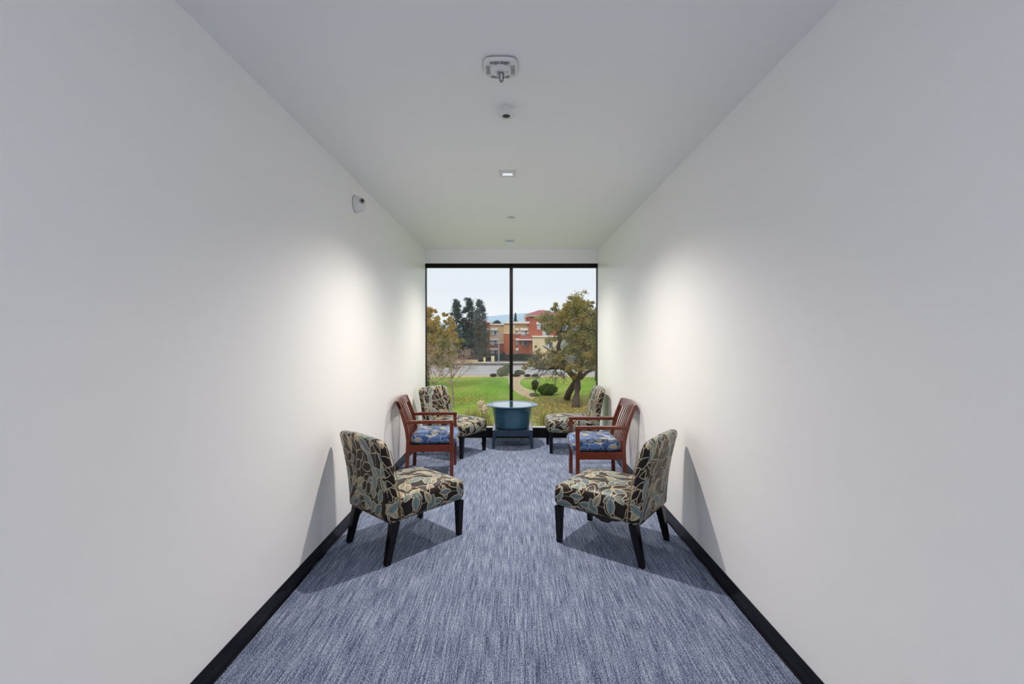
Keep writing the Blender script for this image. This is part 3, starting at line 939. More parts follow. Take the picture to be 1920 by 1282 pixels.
struct(edging([(945, 706.5), (953, 708), (955, 713), (955, 719), (957, 726)]).build('trim_path_edge_far', M_KERB))
struct(flat('kerb_strip', [(-100, 62.5), (100, 62.5), (100, 65.8), (-100, 65.8)], GZ - 0.01, M_DG, 0.2))
struct(MB().box(-160, 160, 65.8, 66.2, GZ - 0.2, GZ + 0.02).build('kerb', M_CONC))
for i, y in enumerate((71.2, 78.5)):
    if i == 0:
        struct(MB().box(-160, 160, y - 0.11, y + 0.11, GZ - 0.07, GZ - 0.045).build('road_line', M_WHITE))
    else:
        for k in range(12):
            x = -36 + 7.0 * k
            struct(MB().box(x, x + 3.6, y - 0.10, y + 0.10, GZ - 0.07, GZ - 0.045).build('road_line', M_WHITE))
struct(MB().box(-160, 160, 89.5, 95.0, GZ - 0.2, GZ + 0.10).build('verge', M_SOIL))
struct(MB().box(-160, 160, 95.0, 99.5, GZ - 0.2, GZ + 0.12).build('pavement', M_CONC))
struct(flat('plot', [(-160, 99.5), (160, 99.5), (160, 125), (-160, 125)], GZ + 0.05, M_SOIL, 0.2))

# --- hills
def hills(name, Y, line, depth, m):
    b = MB(); bm = b.bm
    rows = []
    for k in range(5):
        t = k / 4
        row = []
        for j, (px, py) in enumerate(line):
            p = P(px, py, Y)
            base = GZ - 2
            z = base + (p.z - base) * math.sin(t * math.pi / 2)
            z += (0 if k in (0, 4) else 4 * mnoise.noise(Vector((px * 0.04, k * 1.7, 3))))
            row.append(bm.verts.new((p.x, Y - depth * (1 - t) + 30 * mnoise.noise(Vector((px * 0.02, k, 0))), z)))
        rows.append(row)
    for r0, r1 in zip(rows, rows[1:]):
        for j in range(len(line) - 1):
            bm.faces.new((r0[j], r0[j + 1], r1[j + 1], r1[j]))
    o = b.build(name, m, smooth=True)
    return struct(o)
hills('hills', 2600, [(500, 626), (620, 619), (700, 612), (780, 608), (830, 605), (860, 602), (890, 596), (910, 593), (925, 592), (940, 590.5), (956, 589.5), (975, 588), (992, 586.5), (1010, 583), (1040, 580), (1080, 583), (1130, 578), (1200, 588), (1300, 600), (1450, 622)], 500, M_HILL)
hills('hills', 1800, [(560, 629), (700, 624), (800, 617), (860, 613), (900, 608), (930, 604), (960, 603), (990, 600), (1040, 596), (1100, 598), (1200, 606), (1400, 627)], 300, M_HILL2)

# --- three storey hotel across the road
M_TAN = pmat('tan_stucco', lin(214, 182, 136), rough=0.9, vary=0.05, scale=0.6)
M_BRICK = pmat('brick_red_stucco', lin(170, 92, 62), rough=0.9, vary=0.06, scale=0.6)
M_ORANGE = pmat('orange_red_stucco', lin(186, 100, 62), rough=0.9, vary=0.05, scale=0.6)
M_CREAM = pmat('cream_stone', lin(222, 202, 160), rough=0.9, vary=0.10, scale=0.8)
M_TRIM = pmat('white_cornice', lin(236, 228, 218), rough=0.8, vary=0.03)
M_ROOF = pmat('red_roof_tile', lin(164, 92, 84), rough=0.85, vary=0.15, scale=1.5, stretch=(1, 1, 5))
M_PANE = pmat('dark_hotel_glass', lin(62, 74, 84), rough=0.08, vary=0.35, scale=0.8)
M_DRAPE = pmat('pale_drape', lin(178, 184, 184), rough=0.9, vary=0.1, stretch=(9, 1, 1), scale=1)
M_WFR = pmat('grey_window_frame', lin(196, 192, 188), rough=0.6, vary=0.03)
HY = 112.0
ht = tag(empty('hotel', (0, HY, GZ)), 'three storey tan and brick red hotel with white cornices across the road', 'building')
def hx(px): return (px - 962) / F * HY
def hz(py): return EYE - (py - 632) / F * HY - GZ
def slab(px0, px1, py0, py1, front, depth, m, name, parent=ht):
    return MB().box(hx(px0), hx(px1), -front, depth, hz(py1), hz(py0)).build(name, m, parent)
BASE = 674.2
slab(868, 911, 606, BASE, -3.0, 12, M_BRICK, 'wing_wall')
slab(911.5, 918, 605, BASE, 0.5, 12, M_BRICK, 'pier')
slab(918, 945, 609, 643, 0, 12, M_TAN, 'upper_wall')
slab(918, 945, 643, BASE, 0, 12, M_BRICK, 'lower_wall')
slab(918, 945, 642.4, 643.8, 0.12, 0.2, M_TRIM, 'string_course')
slab(917.5, 945, 607.0, 609.3, 0.45, 12, M_TRIM, 'cornice')
slab(945, 966, 606.5, 624.8, 1.2, 12, M_TAN, 'upper_wall')
slab(945, 966, 624.8, BASE, 1.2, 12, M_ORANGE, 'lower_wall')
slab(945, 966, 624.0, 625.4, 1.35, 1.0, M_TRIM, 'string_course')
slab(944.4, 992.5, 603.2, 606.6, 1.7, 12, M_TRIM, 'cornice')
slab(966, 992, 606.5, 625.2, 0.6, 12, M_TAN, 'upper_wall')
slab(966, 992, 625.2, BASE, 0.6, 12, M_BRICK, 'lower_wall')
slab(966, 992, 624.2, 625.4, 0.75, 0.8, M_TRIM, 'string_course')
slab(991.5, 1048, 593, BASE, 1.6, 14, M_BRICK, 'tower_wall')
slab(986.5, 992, 593.5, 604, -1.5, 10, M_BRICK, 'tower_wall')
slab(985.6, 1052, 590.6, 593.4, 2.4, 15, M_TRIM, 'tower_eave')
b = MB(); bm = b.bm
x0, x1, y0, y1, z0, z1 = hx(984.5), hx(1053), -2.7, 15.5, hz(590.8), hz(578.5)
q = [bm.verts.new(p) for p in ((x0, y0, z0), (x1, y0, z0), (x1, y1, z0), (x0, y1, z0))]
ra, rb = bm.verts.new((hx(1013), 6, z1)), bm.verts.new((hx(1024), 6, z1))
bm.faces.new((q[0], q[1], rb, ra)); bm.faces.new((q[1], q[2], rb)); bm.faces.new((q[2], q[3], ra, rb)); bm.faces.new((q[3], q[0], ra)); bm.faces.new(q[::-1])
b.build('tower_roof', M_ROOF, ht)
b = MB(); bm = b.bm
x0, x1, y0, y1, z0, z1 = hx(866), hx(919), -1.0, 13, hz(605.2), hz(596)
q = [bm.verts.new(p) for p in ((x0, y0, z0), (x1, y0, z0), (x1, y1, z0), (x0, y1, z0))]
ra, rb = bm.verts.new((hx(880), 6, z1)), bm.verts.new((hx(904), 6, z1))
bm.faces.new((q[0], q[1], rb, ra)); bm.faces.new((q[1], q[2], rb)); bm.faces.new((q[2], q[3], ra, rb)); bm.faces.new((q[3], q[0], ra)); bm.faces.new(q[::-1])
b.build('wing_roof', M_ROOF, ht)
slab(911, 918.6, 602.8, 605.4, 0.8, 12, M_TRIM, 'cornice')
slab(997.5, 1043, 631.5, BASE, 4.0, 10, M_CREAM, 'entry_block')
slab(996.5, 1044, 629.4, 631.6, 4.4, 10, M_TRIM, 'entry_cornice')
slab(1043, 1048, 634, BASE, 3.0, 10, M_BRICK, 'entry_pier')
# sloping red awning roof over the second storey
b = MB().hexa([(hx(972), -2.6, hz(636)), (hx(998), -2.6, hz(636)), (hx(998), -0.5, hz(636)), (hx(972), -0.5, hz(636))],
              [(hx(972), -2.6, hz(635.2)), (hx(998), -2.6, hz(635.2)), (hx(995), -0.5, hz(628.2)), (hx(976), -0.5, hz(628.2))])
b.build('awning_roof', M_ROOF, ht)
slab(971.6, 998.4, 635.6, 637.6, 2.7, 0, M_TRIM, 'awning_fascia')
def hotel_window(px0, px1, py0, py1, front, split=0.55, lintel=None):
    b = MB()
    t = 0.09
    X0, X1, Z0, Z1 = hx(px0), hx(px1), hz(py1), hz(py0)
    b.box(X0, X1, -front - 0.14, -front, Z0, Z0 + t).box(X0, X1, -front - 0.14, -front, Z1 - t, Z1)
    b.box(X0, X0 + t, -front - 0.14, -front, Z0, Z1).box(X1 - t, X1, -front - 0.14, -front, Z0, Z1)
    xm = X0 + (X1 - X0) * split
    b.box(xm - t / 2, xm + t / 2, -front - 0.12, -front, Z0, Z1)
    w = b.build('window', M_WFR, ht)
    MB().box(X0 + t, xm, -front - 0.05, -front + 0.01, Z0 + t, Z1 - t).build('pane', M_DRAPE, w)
    MB().box(xm, X1 - t, -front - 0.05, -front + 0.01, Z0 + t, Z1 - t).build('pane', M_PANE, w)
    if lintel:
        MB().box(hx(lintel[0]), hx(lintel[1]), -front - 0.35, -front, hz(lintel[3]), hz(lintel[2])).build('lintel', M_TRIM, ht)
for r, (wy0, wy1, ly0, ly1) in enumerate(((619.6, 628.4, 615.2, 619.4), (638.2, 647.2, 633.8, 638.0), (656.8, 666.4, 652.2, 656.4))):
    hotel_window(920.3, 931.8, wy0, wy1, 0.0 if r < 2 else 0.0, 0.55, (919, 933.5, ly0, ly1))
    hotel_window(909, 914.6, wy0, wy1, 0.5, 0.5, (908.6, 916.6, ly0, ly1))
    hotel_window(966.4, 971.2, wy0, wy1, 0.6, 0.5, (966.0, 972.3, ly0, ly1))
    if r == 0:
        hotel_window(976.6, 988.6, wy0, wy1, 0.6, 0.6, (975.4, 989.6, ly0, ly1))
    elif r == 1:
        hotel_window(978.5, 988.0, 639.2, 647.4, 0.6, 0.35)
hotel_window(1006, 1019, 608.6, 618, 1.6, 0.5, (1005, 1020.5, 604.2, 608.4))
hotel_window(1016, 1030, 619, 629, 1.6, 0.5)
hotel_window(1020, 1034, 640, 652, 4.0, 0.5)

# --- street furniture
M_POLE = pmat('grey_blue_galvanised_pole', lin(128, 140, 156), rough=0.5, vary=0.08)
pl = gp(935.3, 685); H_ = 853 and (EYE - (626 - 632) / F * pl.y) - GZ
pole = tag(empty('signal_pole', pl), 'slim grey blue pole with a short crossarm beside the far roadway', 'pole')
MB().tube([(0, 0, 0), (0, 0, 0.3), (0, 0, H_)], [0.15, 0.11, 0.075], 10).build('shaft', M_POLE, pole, smooth=True)
MB().box(-0.55, 0.6, -0.05, 0.05, H_ - 0.42, H_ - 0.32).build('crossarm', M_POLE, pole)
for x in (-0.5, 0.5):
    MB().box(x - 0.14, x + 0.14, -0.2, 0.12, H_ - 0.32, H_ + 0.02, 0.03).build('signal_box', M_POLE, pole)
MB().tube([(0, 0, H_), (0.03, 0, H_ + 0.25)], 0.09, 8).build('cap', M_POLE, pole)
M_HYD = pmat('pale_yellow_paint', lin(232, 214, 140), rough=0.5, vary=0.05)
hp = gp(908.4, 679.2); hp.z = GZ + 0.12
hy = tag(empty('fire_hydrant', hp), 'pale yellow fire hydrant on the far pavement before the dark hedge', 'hydrant')
MB().lathe([(0, 0), (0.28, 0), (0.28, 0.08), (0.17, 0.10), (0.17, 0.75), (0.21, 0.78), (0.21, 0.84), (0.16, 0.95), (0.05, 1.02), (0, 1.05)], 20).build('barrel', M_HYD, hy, angle=40)
for s in (-1, 1):
    MB().tube([(s * 0.15, 0, 0.55), (s * 0.32, 0, 0.55)], 0.10, 12).build('outlet', M_HYD, hy)
cp = gp(924, 678.4); cp.z = GZ + 0.12
pil = tag(empty('gate_pillar', cp), 'square cream pillar with a flat cap before the dark hedge', 'pillar')
MB().box(-0.36, 0.36, -0.3, 0.3, 0, 1.10, 0.02).build('shaft', M_CREAM, pil)
MB().box(-0.42, 0.42, -0.36, 0.36, 1.10, 1.2, 0.02).build('cap', M_TRIM, pil)
M_LOWALL = pmat('tan_block_wall', lin(200, 170, 136), rough=0.95, vary=0.1, scale=1.5)
lw = tag(empty('low_wall', (0, 96.6, GZ)), 'low tan wall with a pale coping at the foot of the dark pines', 'wall')
k99 = 96.6 / F
MB().box((852 - 962) * k99, (896 - 962) * k99, -0.2, 0.2, 0.05, 0.60).build('masonry', M_LOWALL, lw)
MB().box((851.5 - 962) * k99, (896.5 - 962) * k99, -0.26, 0.26, 0.60, 0.70).build('coping', M_CREAM, lw)

# --- planting
M_BARK = pmat('dark_bark', lin(86, 74, 66), rough=0.95, vary=0.35, scale=5, bump=0.6, stretch=(3, 3, 0.7))
M_PALEBARK = pmat('pale_bark', lin(150, 136, 120), rough=0.9, vary=0.2, scale=8, stretch=(2, 2, 0.5))
M_TWIG = pmat('pinkish_brown_twigs', lin(172, 142, 126), rough=0.9, vary=0.2, scale=3)
L_OAK = leaf_mat('olive_autumn_leaves', [(104, 108, 56), (138, 140, 70), (164, 148, 84), (184, 152, 84), (126, 134, 62)])
L_ORANGE = leaf_mat('orange_yellow_leaves', [(124, 136, 70), (154, 154, 80), (190, 166, 90), (206, 162, 88), (186, 172, 96)])
L_PINE = leaf_mat('blue_green_needles', [(52, 72, 66), (74, 94, 86), (96, 112, 102)], trans=0.1)
L_PINE2 = leaf_mat('brown_green_needles', [(62, 70, 54), (90, 92, 70), (112, 106, 80)], trans=0.1)
L_HEDGE = leaf_mat('dark_hedge_leaves', [(40, 54, 36), (60, 76, 48), (78, 92, 58)], trans=0.1)
L_BUSH = leaf_mat('green_bush_leaves', [(62, 84, 36), (88, 112, 48), (110, 126, 60)])
L_TOPI = leaf_mat('dark_brown_green_leaves', [(66, 62, 40), (88, 86, 50), (100, 104, 58)])
L_SAGE = leaf_mat('sage_leaves', [(112, 124, 88), (146, 154, 108), (128, 134, 112)])
L_BROWN = leaf_mat('brown_scrub_leaves', [(88, 66, 60), (112, 88, 74), (96, 92, 66)])
L_YELLOW = leaf_mat('fallen_yellow_leaves', [(196, 170, 80), (214, 186, 96), (178, 132, 66), (222, 200, 120)], trans=0)
L_LIME = leaf_mat('yellow_green_leaves', [(120, 140, 52), (160, 170, 60), (190, 180, 70)])

def clumps(defs, Yc, dy, dens, size, squash=1.0):
    """defs: (px, py, radius px); leaf points scattered in overlapping uneven balls at real distance"""
    pts = []
    for px, py, r in defs:
        rm = r / F * Yc
        subs = max(4, int(r * r / 9))
        for _ in range(subs):
            d = rng.normal(size=3); d /= np.linalg.norm(d)
            c = np.array(P(px, py, Yc)) + d * rm * rng.uniform(0.2, 1.05) * np.array([1, 1, squash]) + np.array([0, rng.uniform(-dy, dy), 0])
            rs = rm * rng.uniform(0.24, 0.5)
            n = int(dens * rng.uniform(0.6, 1.3))
            pts.append(c + rng.normal(size=(n, 3)) * rs * np.array([0.62, 0.62, 0.5]))
    return np.concatenate(pts)

def limb(b, path, r0, r1, n=7):
    k = len(path)
    b.tube(path, [r0 + (r1 - r0) * i / (k - 1) for i in range(k)], n)

def twigs(b, start, direction, length, rad, depth, spread=0.6, up=0.15, minr=0.006, n=5):
    p = Vector(start); d = Vector(direction).normalized()
    path = [p.copy()]
    for _ in range(3):
        d = (d + Vector((random.gauss(0, 0.16), random.gauss(0, 0.16), random.gauss(0, 0.12) + up * 0.4))).normalized()
        p = p + d * length / 3
        path.append(p.copy())
    b.tube(path, [rad, rad * 0.86, rad * 0.74, rad * 0.6], n if depth > 2 else 4)
    if depth <= 0: return
    for _ in range(random.choice((2, 3, 3, 3))):
        nd = (d + Vector((random.gauss(0, spread), random.gauss(0, spread), random.gauss(0, spread * 0.7) + up))).normalized()
        twigs(b, path[random.choice((2, 3, 3, 3))], nd, length * random.uniform(0.62, 0.82), max(minr, rad * 0.58), depth - 1, spread, up, minr, n)

# the old leaning tree on the right
T = tag(empty('autumn_tree', gp(1079.7, 763)), 'big leaning autumn tree with a forked dark trunk and olive brown crown', 'tree')
org = T.location.copy()
b = MB()
def rel(seq, off=0): return [P(x, y, Y) - org for x, y, Y in seq]
base_b = gp(1062, 748)
limb(b, [Vector((0, 0, -0.1)), Vector((0, 0, 0.15))] + rel([(1080.5, 745, 36.1), (1083, 728, 36.5), (1083, 715, 37)]), 0.34, 0.24, 10)
limb(b, [base_b - org + Vector((0, 0, -0.1))] + rel([(1066, 737, 39), (1074, 724, 38.2), (1080, 715, 37.4), (1086, 706, 37.2)]), 0.30, 0.22, 10)
limb(b, rel([(1083, 718, 37), (1074, 704, 36.9), (1064, 694, 36.6), (1050, 688, 36.2), (1038, 690, 36), (1022, 692, 35.6), (1006, 690, 35.4)]), 0.24, 0.05)
limb(b, rel([(1074, 704, 36.9), (1062, 690, 36.8), (1052, 672, 36.6), (1046, 650, 36.4), (1052, 632, 36.2), (1068, 615, 36), (1080, 604, 35.8), (1090, 594, 35.8)]), 0.24, 0.07)
limb(b, rel([(1052, 672, 36.6), (1040, 660, 36.4), (1028, 655, 36), (1018, 648, 35.6)]), 0.10, 0.03)
limb(b, rel([(1086, 708, 37.2), (1090, 690, 37.5), (1092, 660, 38), (1094, 630, 38.4), (1100, 590, 38.6), (1104, 562, 38.6)]), 0.22, 0.04)
limb(b, rel([(1088, 710, 37.2), (1100, 698, 37), (1112, 692, 36.8), (1126, 690, 36.5), (1145, 680, 36)]), 0.16, 0.05)
limb(b, rel([(1091, 675, 37.8), (1112, 645, 37.6), (1130, 620, 37.2), (1146, 600, 37)]), 0.13, 0.04)
limb(b, rel([(1068, 615, 36), (1066, 590, 36.4), (1074, 565, 36.6)]), 0.08, 0.02)
limb(b, rel([(1052, 632, 36.2), (1036, 605, 36), (1030, 582, 35.8)]), 0.07, 0.02)
limb(b, rel([(1064, 694, 36.6), (1076, 690, 35.6), (1082, 668, 35.0), (1088, 650, 34.6)]), 0.11, 0.03)
for (x, y, Y) in ((1050, 688, 36.2), (1038, 690, 36), (1022, 692, 35.6), (1012, 691, 35.5), (1030, 691, 35.8), (1006, 690, 35.4), (1028, 655, 36), (1126, 690, 36.5), (1064, 696, 36.4), (1018, 690, 35.6), (1044, 690, 36.1)):
    for _ in range(3):
        twigs(b, P(x, y, Y) - org, (random.uniform(-1, 0.6), random.uniform(-0.6, 0.6), random.uniform(-0.5, 0.7)), 0.75, 0.03, 3, 0.7, 0.0, 0.007)
b.build('trunk', M_BARK, T, smooth=True)
cl = [(1082, 562, 15), (1070, 570, 12), (1090, 578, 15), (1106, 568, 8), (1078, 588, 18), (1060, 590, 13), (1038, 574, 8), (1046, 588, 10), (1026, 594, 12), (1012, 598, 8), (1042, 606, 14), (1060, 606, 16),
      (1090, 606, 20), (1108, 592, 14), (1112, 610, 18), (1124, 588, 12), (1134, 610, 20), (1148, 630, 22), (1150, 600, 16), (1072, 628, 16), (1094, 634, 20), (1118, 640, 20), (1030, 618, 10), (1020, 608, 8), (1050, 628, 10),
      (1076, 652, 18), (1098, 662, 20), (1122, 668, 20), (1060, 664, 12), (1150, 665, 20), (1032, 640, 8), (1012, 668, 10), (1000, 680, 11), (1020, 682, 12), (1040, 678, 12), (986, 688, 7), (1062, 684, 12), (1086, 686, 14), (1108, 684, 12), (1136, 690, 12), (1010, 655, 6),
      (1028, 664, 8), (1048, 666, 9), (1075, 700, 6)]
lp = clumps(cl, 36.5, 1.6, 50, 0.13)
hgt = (lp[:, 2] - lp[:, 2].min()) / (lp[:, 2].max() - lp[:, 2].min())
mix = np.array([mnoise.noise(Vector(p) * 0.9) for p in lp])
fo = leaf_mesh('foliage', lp - np.array(org), 0.15, L_OAK, T, 0.62, attr=0.45 + mix * 0.75 + rng.normal(size=len(lp)) * 0.14)
tag(fo, kind='stuff')

# orange yellow tree on the left
T = tag(empty('autumn_tree', Vector((-9.4, 50, GZ))), 'orange and yellow leaved tree behind the bare twigs beside the left window jamb', 'tree')
org = T.location.copy()
b = MB()
limb(b, [Vector((0, 0, -0.1))] + rel([(802, 700, 50), (804, 670, 50), (808, 640, 50), (812, 605, 50)]), 0.22, 0.05, 9)
for (x, y), (x2, y2) in (((803, 675), (830, 640)), ((804, 668), (778, 630)), ((806, 650), (838, 620)), ((808, 640), (790, 600)), ((806, 655), (850, 640))):
    limb(b, rel([(x, y, 50), ((x + x2) / 2, (y + y2) / 2 + 4, 49.6), (x2, y2, 49.4)]), 0.10, 0.03)
b.build('trunk', M_BARK, T, smooth=True)
cl = [(804, 582, 8), (816, 582, 6), (798, 596, 12), (822, 600, 8), (838, 592, 6), (846, 600, 7), (810, 614, 13), (796, 620, 14), (826, 622, 12), (842, 622, 10), (850, 628, 8), (856, 640, 9), (812, 636, 16), (834, 640, 13), (794, 642, 14),
      (850, 652, 10), (862, 648, 4), (828, 658, 14), (806, 660, 16), (845, 664, 9), (786, 665, 14), (780, 630, 16), (776, 600, 14), (818, 676, 12), (800, 682, 13), (836, 680, 9), (782, 688, 12), (770, 650, 16), (850, 612, 5)]
lp = clumps(cl + [(800, 606, 12), (788, 618, 16), (818, 628, 14), (838, 632, 12), (804, 645, 16), (822, 648, 14), (842, 650, 12), (790, 676, 14), (812, 668, 14), (830, 668, 12), (850, 642, 8), (846, 612, 7), (836, 604, 6), (800, 590, 8)], 50, 1.6, 85, 0.16)
mix = np.array([mnoise.noise(Vector(p) * 0.6) for p in lp])
zz = (lp[:, 2] + 2) / 6
fo = leaf_mesh('foliage', lp - np.array(org), 0.18, L_ORANGE, T, 0.65, attr=0.30 + 0.35 * zz + mix * 0.6 + rng.normal(size=len(lp)) * 0.12)
tag(fo, kind='stuff')

# slender yellow tree in front of it
T = tag(empty('yellow_sapling', gp(846, 727)), 'narrow yellow green young tree between the orange tree and the dark pines', 'tree')
org = T.location.copy(); Ys = org.y
b = MB(); limb(b, [Vector((0, 0, -0.1))] + rel([(846, 705, Ys), (847, 680, Ys), (848, 655, Ys)]), 0.09, 0.02, 7)
b.build('trunk', M_PALEBARK, T, smooth=True)
lp = clumps([(848, 655, 6), (846, 665, 8), (848, 676, 9), (845, 686, 8)], Ys, 0.4, 34, 0.15)
tag(leaf_mesh('foliage', lp - np.array(org), 0.15, L_LIME, T, 0.5), kind='stuff')

# dark pines across the road
def pine(px, top, Y, hw, seed, lab, m, low=668, dens=60):
    T = tag(empty('pine_tree', Vector(((px - 962) / F * Y, Y, GZ))), lab, 'tree', 'dark pines across the road')
    org = T.location.copy()
    b = MB(); limb(b, [Vector((0, 0, -0.1)), P(px, 640, Y) - org, P(px, top + 3, Y) - org], 0.35, 0.05, 8)
    defs = []
    n = 30
    for k in range(n):
        t = k / (n - 1)
        y = top + 4 + (low - top - 4) * t
        w = hw * (0.34 + 0.66 * min(1, t * 2.2)) * random.uniform(0.75, 1.1)
        for s in range(3 if t < 0.5 else 4):
            x = px + random.uniform(-w, w)
            dyy = random.uniform(-1.6, 1.6)
            defs.append((x, y + random.uniform(-2.5, 2.5), random.uniform(3.2, 5.2)))
            if random.random() < 0.4:
                b.tube([P(px, y + 3, Y) - org, P(x, y, Y + dyy) - org], [0.07, 0.02], 4)
    b.build('trunk', M_BARK, T, smooth=True)
    pts = []
    for x, y, r in defs:
        c = np.array(P(x, y, Y)); rm = r / F * Y
        c[1] += rng.uniform(-1.8, 1.8)
        pts.append(c + rng.normal(size=(dens * 2, 3)) * rm * np.array([0.62, 0.62, 0.40]))
    lp = np.concatenate(pts)
    tag(leaf_mesh('foliage', lp - np.array(org), 0.30, m, T, 0.5), kind='stuff')
pine(856, 562, 103, 13, 1, 'left of the three tall dark pines across the road, slightly lower top', L_PINE)
pine(880, 557.5, 105, 14, 2, 'tallest and middle of the three dark pines across the road', L_PINE)
pine(899, 561, 103.5, 13, 3, 'right of the three tall dark pines, beside the blue hills', L_PINE)
pine(901, 603, 102.6, 13, 4, 'browner broad conifer in front of the dark pines, overlapping the hotel wing', L_PINE2, 672)
pine(872, 622, 102.8, 14, 5, 'low dark conifer filling the foot of the pine group behind the tan wall', L_PINE, 674)
for px, top, Y, lab in ((932, 601, 190, 'small dark round tree top above the tan hotel parapet'), (966.5, 588, 200, 'small dark spire shaped conifer top beyond the hotel, right of the mullion')):
    T = tag(empty('distant_tree', Vector(((px - 962) / F * Y, Y, GZ))), lab, 'tree')
    org = T.location.copy()
    MB().tube([(0, 0, -0.2), tuple(P(px, top + 2, Y) - org)], [0.4, 0.08], 6).build('trunk', M_BARK, T)
    if px < 950: cl = [(928, 605, 3), (936, 605, 3), (932, 603, 3), (924, 607, 2.4), (932, 610, 5), (932, 616, 5)]
    else: cl = [(966.5, 588 + 3 * k, 1.0 + 0.45 * k) for k in range(9)]
    lp = np.concatenate([np.array(P(x, y, Y)) + rng.normal(size=(160, 3)) * r / F * Y * 0.5 for x, y, r in cl])
    tag(leaf_mesh('foliage', lp - np.array(org), 0.5, L_PINE, T, 0.5), kind='stuff')

# bare small trees in front on the left
def bare_tree(base, path, seed, lab, starts, r0):
    random.seed(seed)
    T = tag(empty('bare_tree', base), lab, 'tree')
    org = T.location.copy()
    b = MB()
    limb(b, [Vector((0, 0, -0.05)), Vector((0, 0, 0.1))] + [P(*q) - org for q in path], r0, r0 * 0.55, 8)
    b.build('trunk', M_PALEBARK, T, smooth=True)
    b = MB()
    for (x, y, Y), d, ln, rd, dp in starts:
        twigs(b, P(x, y, Y) - org, d, ln, rd, dp, 0.55, 0.10, 0.010)
    tag(b.build('branches', M_TWIG, T, smooth=True), 'pinkish brown leafless branches')
    return T
g1 = gp(849.5, 763)
Yb = g1.y
bare_tree(g1, [(849, 740, Yb), (847, 722, Yb), (846, 709, Yb)], 11, 'small leafless tree with a slim pale trunk on the lawn behind the left print chair',
          [((848, 722, Yb), (-1.0, 0.1, 0.55), 0.80, 0.045, 4), ((847, 716, Yb), (-0.9, -0.4, 0.9), 0.96, 0.04, 4), ((847.5, 718, Yb), (1.0, 0.2, 0.45), 1.04, 0.035, 4),
           ((846, 709, Yb), (-0.3, 0.2, 1), 0.88, 0.05, 5), ((846, 709, Yb), (0.45, -0.2, 1), 0.96, 0.05, 5), ((846, 711, Yb), (0.9, 0.3, 1), 1.04, 0.04, 5), ((847, 713, Yb), (-0.8, 0.3, 1), 1.04, 0.035, 5), ((846, 709, Yb), (0.75, 0.2, 1.1), 1.20, 0.04, 4)], 0.115)
g2 = gp(815, 757)
Yc = g2.y
bare_tree(g2, [(814.5, 740, Yc), (813.5, 727, Yc), (813, 720, Yc)], 23, 'low leafless tree with spreading forked boughs close to the left window jamb',
          [((813, 720, Yc), (-0.9, 0.1, 0.8), 0.96, 0.05, 5), ((813, 720, Yc), (0.8, -0.1, 0.8), 0.88, 0.05, 5), ((813, 720, Yc), (-0.3, 0.3, 1), 0.88, 0.05, 5), ((813, 722, Yc), (0.4, -0.3, 1), 0.96, 0.04, 5), ((813, 722, Yc), (-0.9, -0.3, 0.6), 1.04, 0.04, 5)], 0.09)
random.seed(5)

# young staked tree behind the big one
g3 = gp(1041, 724.6)
T = tag(empty('young_tree', g3), 'slim pale trunked young tree behind the clipped bush', 'tree')
org = T.location.copy()
b = MB(); limb(b, [Vector((0, 0, -0.05))] + rel([(1041, 700, g3.y), (1040.5, 680, g3.y), (1041, 650, g3.y)]), 0.07, 0.02, 7)
b.build('trunk', M_PALEBARK, T, smooth=True)
lp = clumps([(1040, 655, 8), (1044, 665, 8), (1036, 668, 7), (1041, 678, 8)], g3.y, 0.6, 30, 0.15)
tag(leaf_mesh('foliage', lp - np.array(org), 0.16, L_OAK, T), kind='stuff')

# greener tree further back on the right
T = tag(empty('green_tree', Vector(((1118 - 962) / F * 58, 58, GZ))), 'yellow green tree behind the big leaning tree at the right window jamb', 'tree')
org = T.location.copy()
b = MB(); limb(b, [Vector((0, 0, -0.1))] + rel([(1118, 690, 58), (1116, 660, 58), (1119, 625, 58)]), 0.2, 0.05, 8)
for (x2, y2) in ((1098, 640), (1138, 635), (1104, 615)):
    limb(b, rel([(1117, 672, 58), ((1117 + x2) / 2, (672 + y2) / 2 + 3, 58), (x2, y2, 58)]), 0.09, 0.03)
b.build('trunk', M_BARK, T, smooth=True)
lp = clumps([(1100, 620, 14), (1118, 612, 14), (1136, 622, 16), (1092, 640, 13), (1110, 640, 15), (1130, 645, 16), (1096, 660, 12), (1116, 665, 15), (1138, 668, 16), (1102, 680, 10), (1126, 684, 10)], 58, 1.5, 60, 0.2)
mix = np.array([mnoise.noise(Vector(p) * 0.5) for p in lp])
L_GREEN = leaf_mat('yellow_green_tree_leaves', [(84, 100, 48), (116, 126, 56), (150, 148, 64), (170, 164, 72)])
tag(leaf_mesh('foliage', lp - np.array(org), 0.2, L_GREEN, T, 0.6, attr=0.45 + mix * 0.7 + rng.normal(size=len(lp)) * 0.12), kind='stuff')

